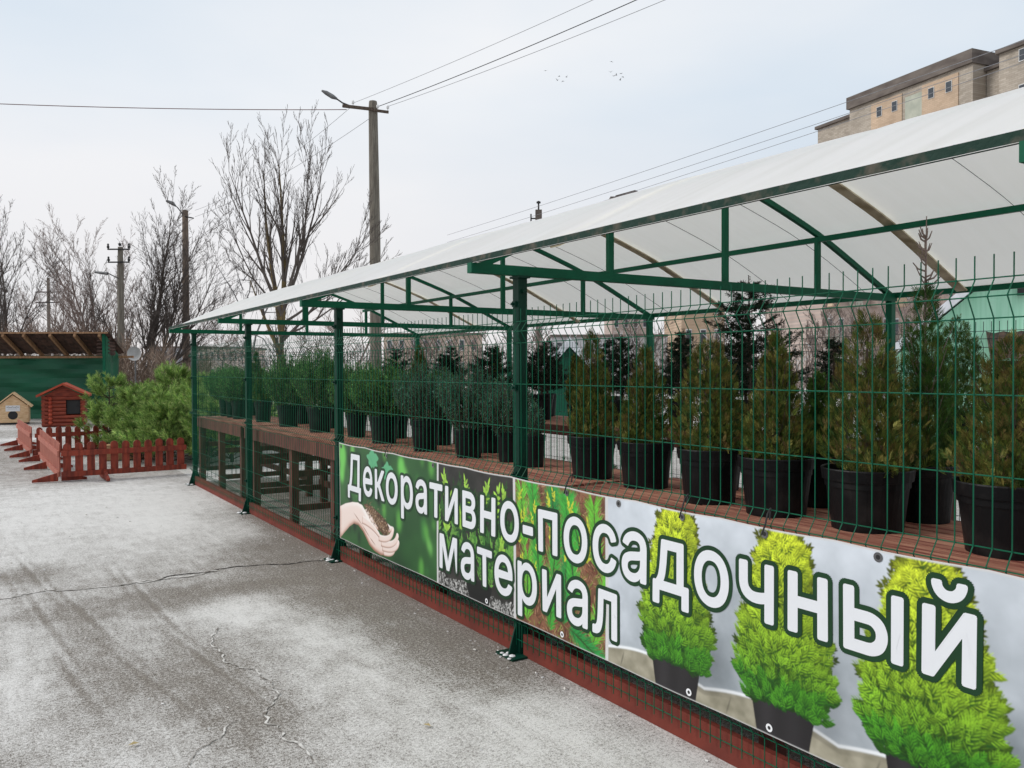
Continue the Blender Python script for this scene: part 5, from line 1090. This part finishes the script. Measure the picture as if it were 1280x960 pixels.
block('pinkish brick building with balconies, seen under the canopy at the right', 1030, 1225, 64, 9.0, BPINK, 3, 13, rot=.15, balc=2)
block('ochre apartment building end, seen under the canopy in the middle', 852, 906, 88, 9.5, BORG, 3, 3)
block('pale grey low building, seen under the canopy left of the ochre one', 690, 846, 96, 5.2, mat('pale_plaster', S(200, 200, 204), S(176, 176, 180), .5, .9), 2, 8)
block('long low grey building on the skyline at the far corner of the shelter', 190, 262, 150, 5.6, mat('grey_plaster', S(150, 150, 154), S(130, 130, 134), .3, .9), 2, 10)
block('low row of flats with a pinkish front, seen between the two farthest posts', 248, 306, 118, 4.6, mat('pale_pink_plaster', S(214, 190, 180), S(190, 180, 176), .4, .9), 2, 8)
block('pale building seen through the twigs right of the tall ochre tree', 480, 600, 120, 6.5, mat('beige_plaster', S(196, 176, 160), S(176, 158, 146), .5, .9), 2, 8)
# mint green barn with a white roof edge
MINT = mat('mint_green_boards', S(186, 240, 212), S(166, 228, 196), 3, .6, .1, stretch=(9, 9, .3)); SNOWR = mat('snowy_roof_edge', (.74, .76, .8, 1), (.6, .62, .66, 1), 5, .8)
def barn(lab, p_eave, p_apex, p_low, d, wallz, m, th=.32, lamp=False):
    a = V3(*p_eave, d); ap = V3(*p_apex, d); o = at(p_eave[0], d); t = thing('gabled_barn', lab, 'barn', o, RZ-math.atan2(p_eave[0]-640, FPX)-.03); half = (p_apex[0]-p_eave[0])/FPX*d; za, zp = a.z, ap.z
    mb = MB(); f = [(0, .2, za), (half, .2, zp), (2*half, .2, za), (2*half, .2, 0), (0, .2, 0)]; bk = [(x, 8, z) for x, y, z in f]; mb.face(f[::-1]); mb.face(bk)
    for j in range(5): mb.face([f[j], f[(j+1) % 5], bk[(j+1) % 5], bk[j]])
    mb.build('wall', m, t)
    mb = MB(); nrm = Vector((0, 0, th))
    for sg in (0, 1):
        p_ = Vector((-.12 if not sg else 2*half+.12, 0, za-.06)); q_ = Vector((half, 0, zp+.02)); q = [p_, q_, q_+nrm, p_+nrm]; q1 = [v+Vector((0, -.25, 0)) for v in q]; q2 = [v+Vector((0, 8.3, 0)) for v in q]; mb.face(q1 if not sg else q1[::-1]); mb.face(q2)
        for j in range(4): mb.face([q1[(j+1) % 4], q1[j], q2[j], q2[(j+1) % 4]])
    mb.build('roof', SNOWR, t); return t, half, za, zp
t, half, za, zp = barn('mint green boarded barn with a white gable edge, behind the right end of the shelter', (1120, 446), (1330, 258), 0, 17, 1, MINT, .2)
mb = MB(); zl = zat(425, 16.2)
for i in range(30):
    a, b2 = 1.6+i*.15, 1.6+(i+1)*.15; q = .02*(-1)**i; mb.face([(a, .15, zl+.12+q), (b2, .15, zl+.12-q), (b2, -1.2, zl-.42-q), (a, -1.2, zl-.42+q)])
mb.build('lean_to_roof', RUST, t)
mb = MB(); mb.box((3.85, -1.1, (zl-.45)/2), (4.4, .06, zl-.45)); mb.build('lean_to_wall', mat('dark_boards', S(88, 58, 48), S(66, 44, 38), 5, .8), t)
mb = MB(); x = (1255-1120)/FPX*17; mb.box((x, .06, zat(371, 17)), (.16, .12, .18)); mb.build('lamp', DARK, t)
barn('small dark green hut with a white gable edge, seen left of the first olive thuja', (672, 480), (712, 434), 0, 24, 1, mat('hut_green', S(16, 84, 62), S(22, 96, 72), 3, .6), .26)
# roof tops and chimney that just clear the canopy
t = block('tall far building of which only a dark roof corner shows over the canopy', 765, 812, 120, zat(250, 120), BPINK, 8, 4); 
mb = MB(); wd = 47/FPX*120; zq = zat(250, 120)+.32
mb.face([(.6, 0, zq), (wd, 0, zq), (wd, 0, zq+.1), (wd*.62, 0, zq+.95), (.6, 0, zq+.2)]); mb.face([(.6, 6, zq), (.6, 6, zq+.2), (wd*.62, 6, zq+.95), (wd, 6, zq+.1), (wd, 6, zq)]); mb.face([(.6, 0, zq+.2), (wd*.62, 0, zq+.95), (wd*.62, 6, zq+.95), (.6, 6, zq+.2)]); mb.face([(wd*.62, 0, zq+.95), (wd, 0, zq+.1), (wd, 6, zq+.1), (wd*.62, 6, zq+.95)]); mb.build('roof_hatch', CORN, t)
t = thing('chimney_stack', 'small far chimney with a thin vent pipe just showing over the canopy', 'chimney', at(674, 110), RZ); z = zat(272, 110)
mb = MB(); mb.box((0, 0, (z+.9)/2), (.85, .85, z+.9)); mb.build('stack', CORN, t); mb = MB(); mb.tube([(0, 0, z+.9), (0, 0, z+2.0)], .12, 6); mb.lathe([(.28, 0), (.28, .2), (0, .34)], 8, (0, 0, z+1.8)); mb.tube([(-1.0, 0, z-.6), (-1.0, 0, z+.4)], .1, 5); mb.tube([(-1.0, 0, z-.2), (0, 0, z-.2)], .1, 5); mb.build('vent_pipe', DARK, t)
# ------------------------------------------------------------------ birds
def bird(lab, px, py, s_, fl):
    mb = MB(); p = [(-.16, 0, 0), (-.06, .035, .02), (.10, .03, .02), (.2, 0, 0), (.10, -.03, .02), (-.06, -.035, .02)]
    mb.tube([(-.17, 0, 0), (-.06, 0, 0), (.08, 0, .01), (.17, 0, .02), (.21, 0, .015)], [.01, .04, .045, .025, .006], 6)
    for sg in (-1, 1):
        a = fl; mb.face([(-.06, sg*.03, .02), (.08, sg*.03, .02), (.06, sg*.22, .02+.22*a), (-.02, sg*.42, .02+.34*a), (-.04, sg*.22, .01+.2*a)])
    o = mb.build('bird', DARK); o.location = V3(px, py, 62); o.scale = (s_,)*3; o.rotation_euler = (0, 0, px*.7); tag(o, lab, 'bird', 'flock of birds in the sky')
for i, (px, py) in enumerate([(765, 80), (764, 93), (771, 97), (777, 95), (779, 99), (768, 98), (776, 103), (700, 98), (705, 104), (709, 99), (698, 103), (683, 91)]):
    bird(['single bird flying above the right-hand cluster of the flock', 'bird'][0] if i == 0 else ('tiny dark bird in the right-hand cluster of the flock' if i < 7 else 'tiny dark bird in the left-hand cluster of the flock'), px, py, .42, [-.3, .5, .8, .1][i % 4])
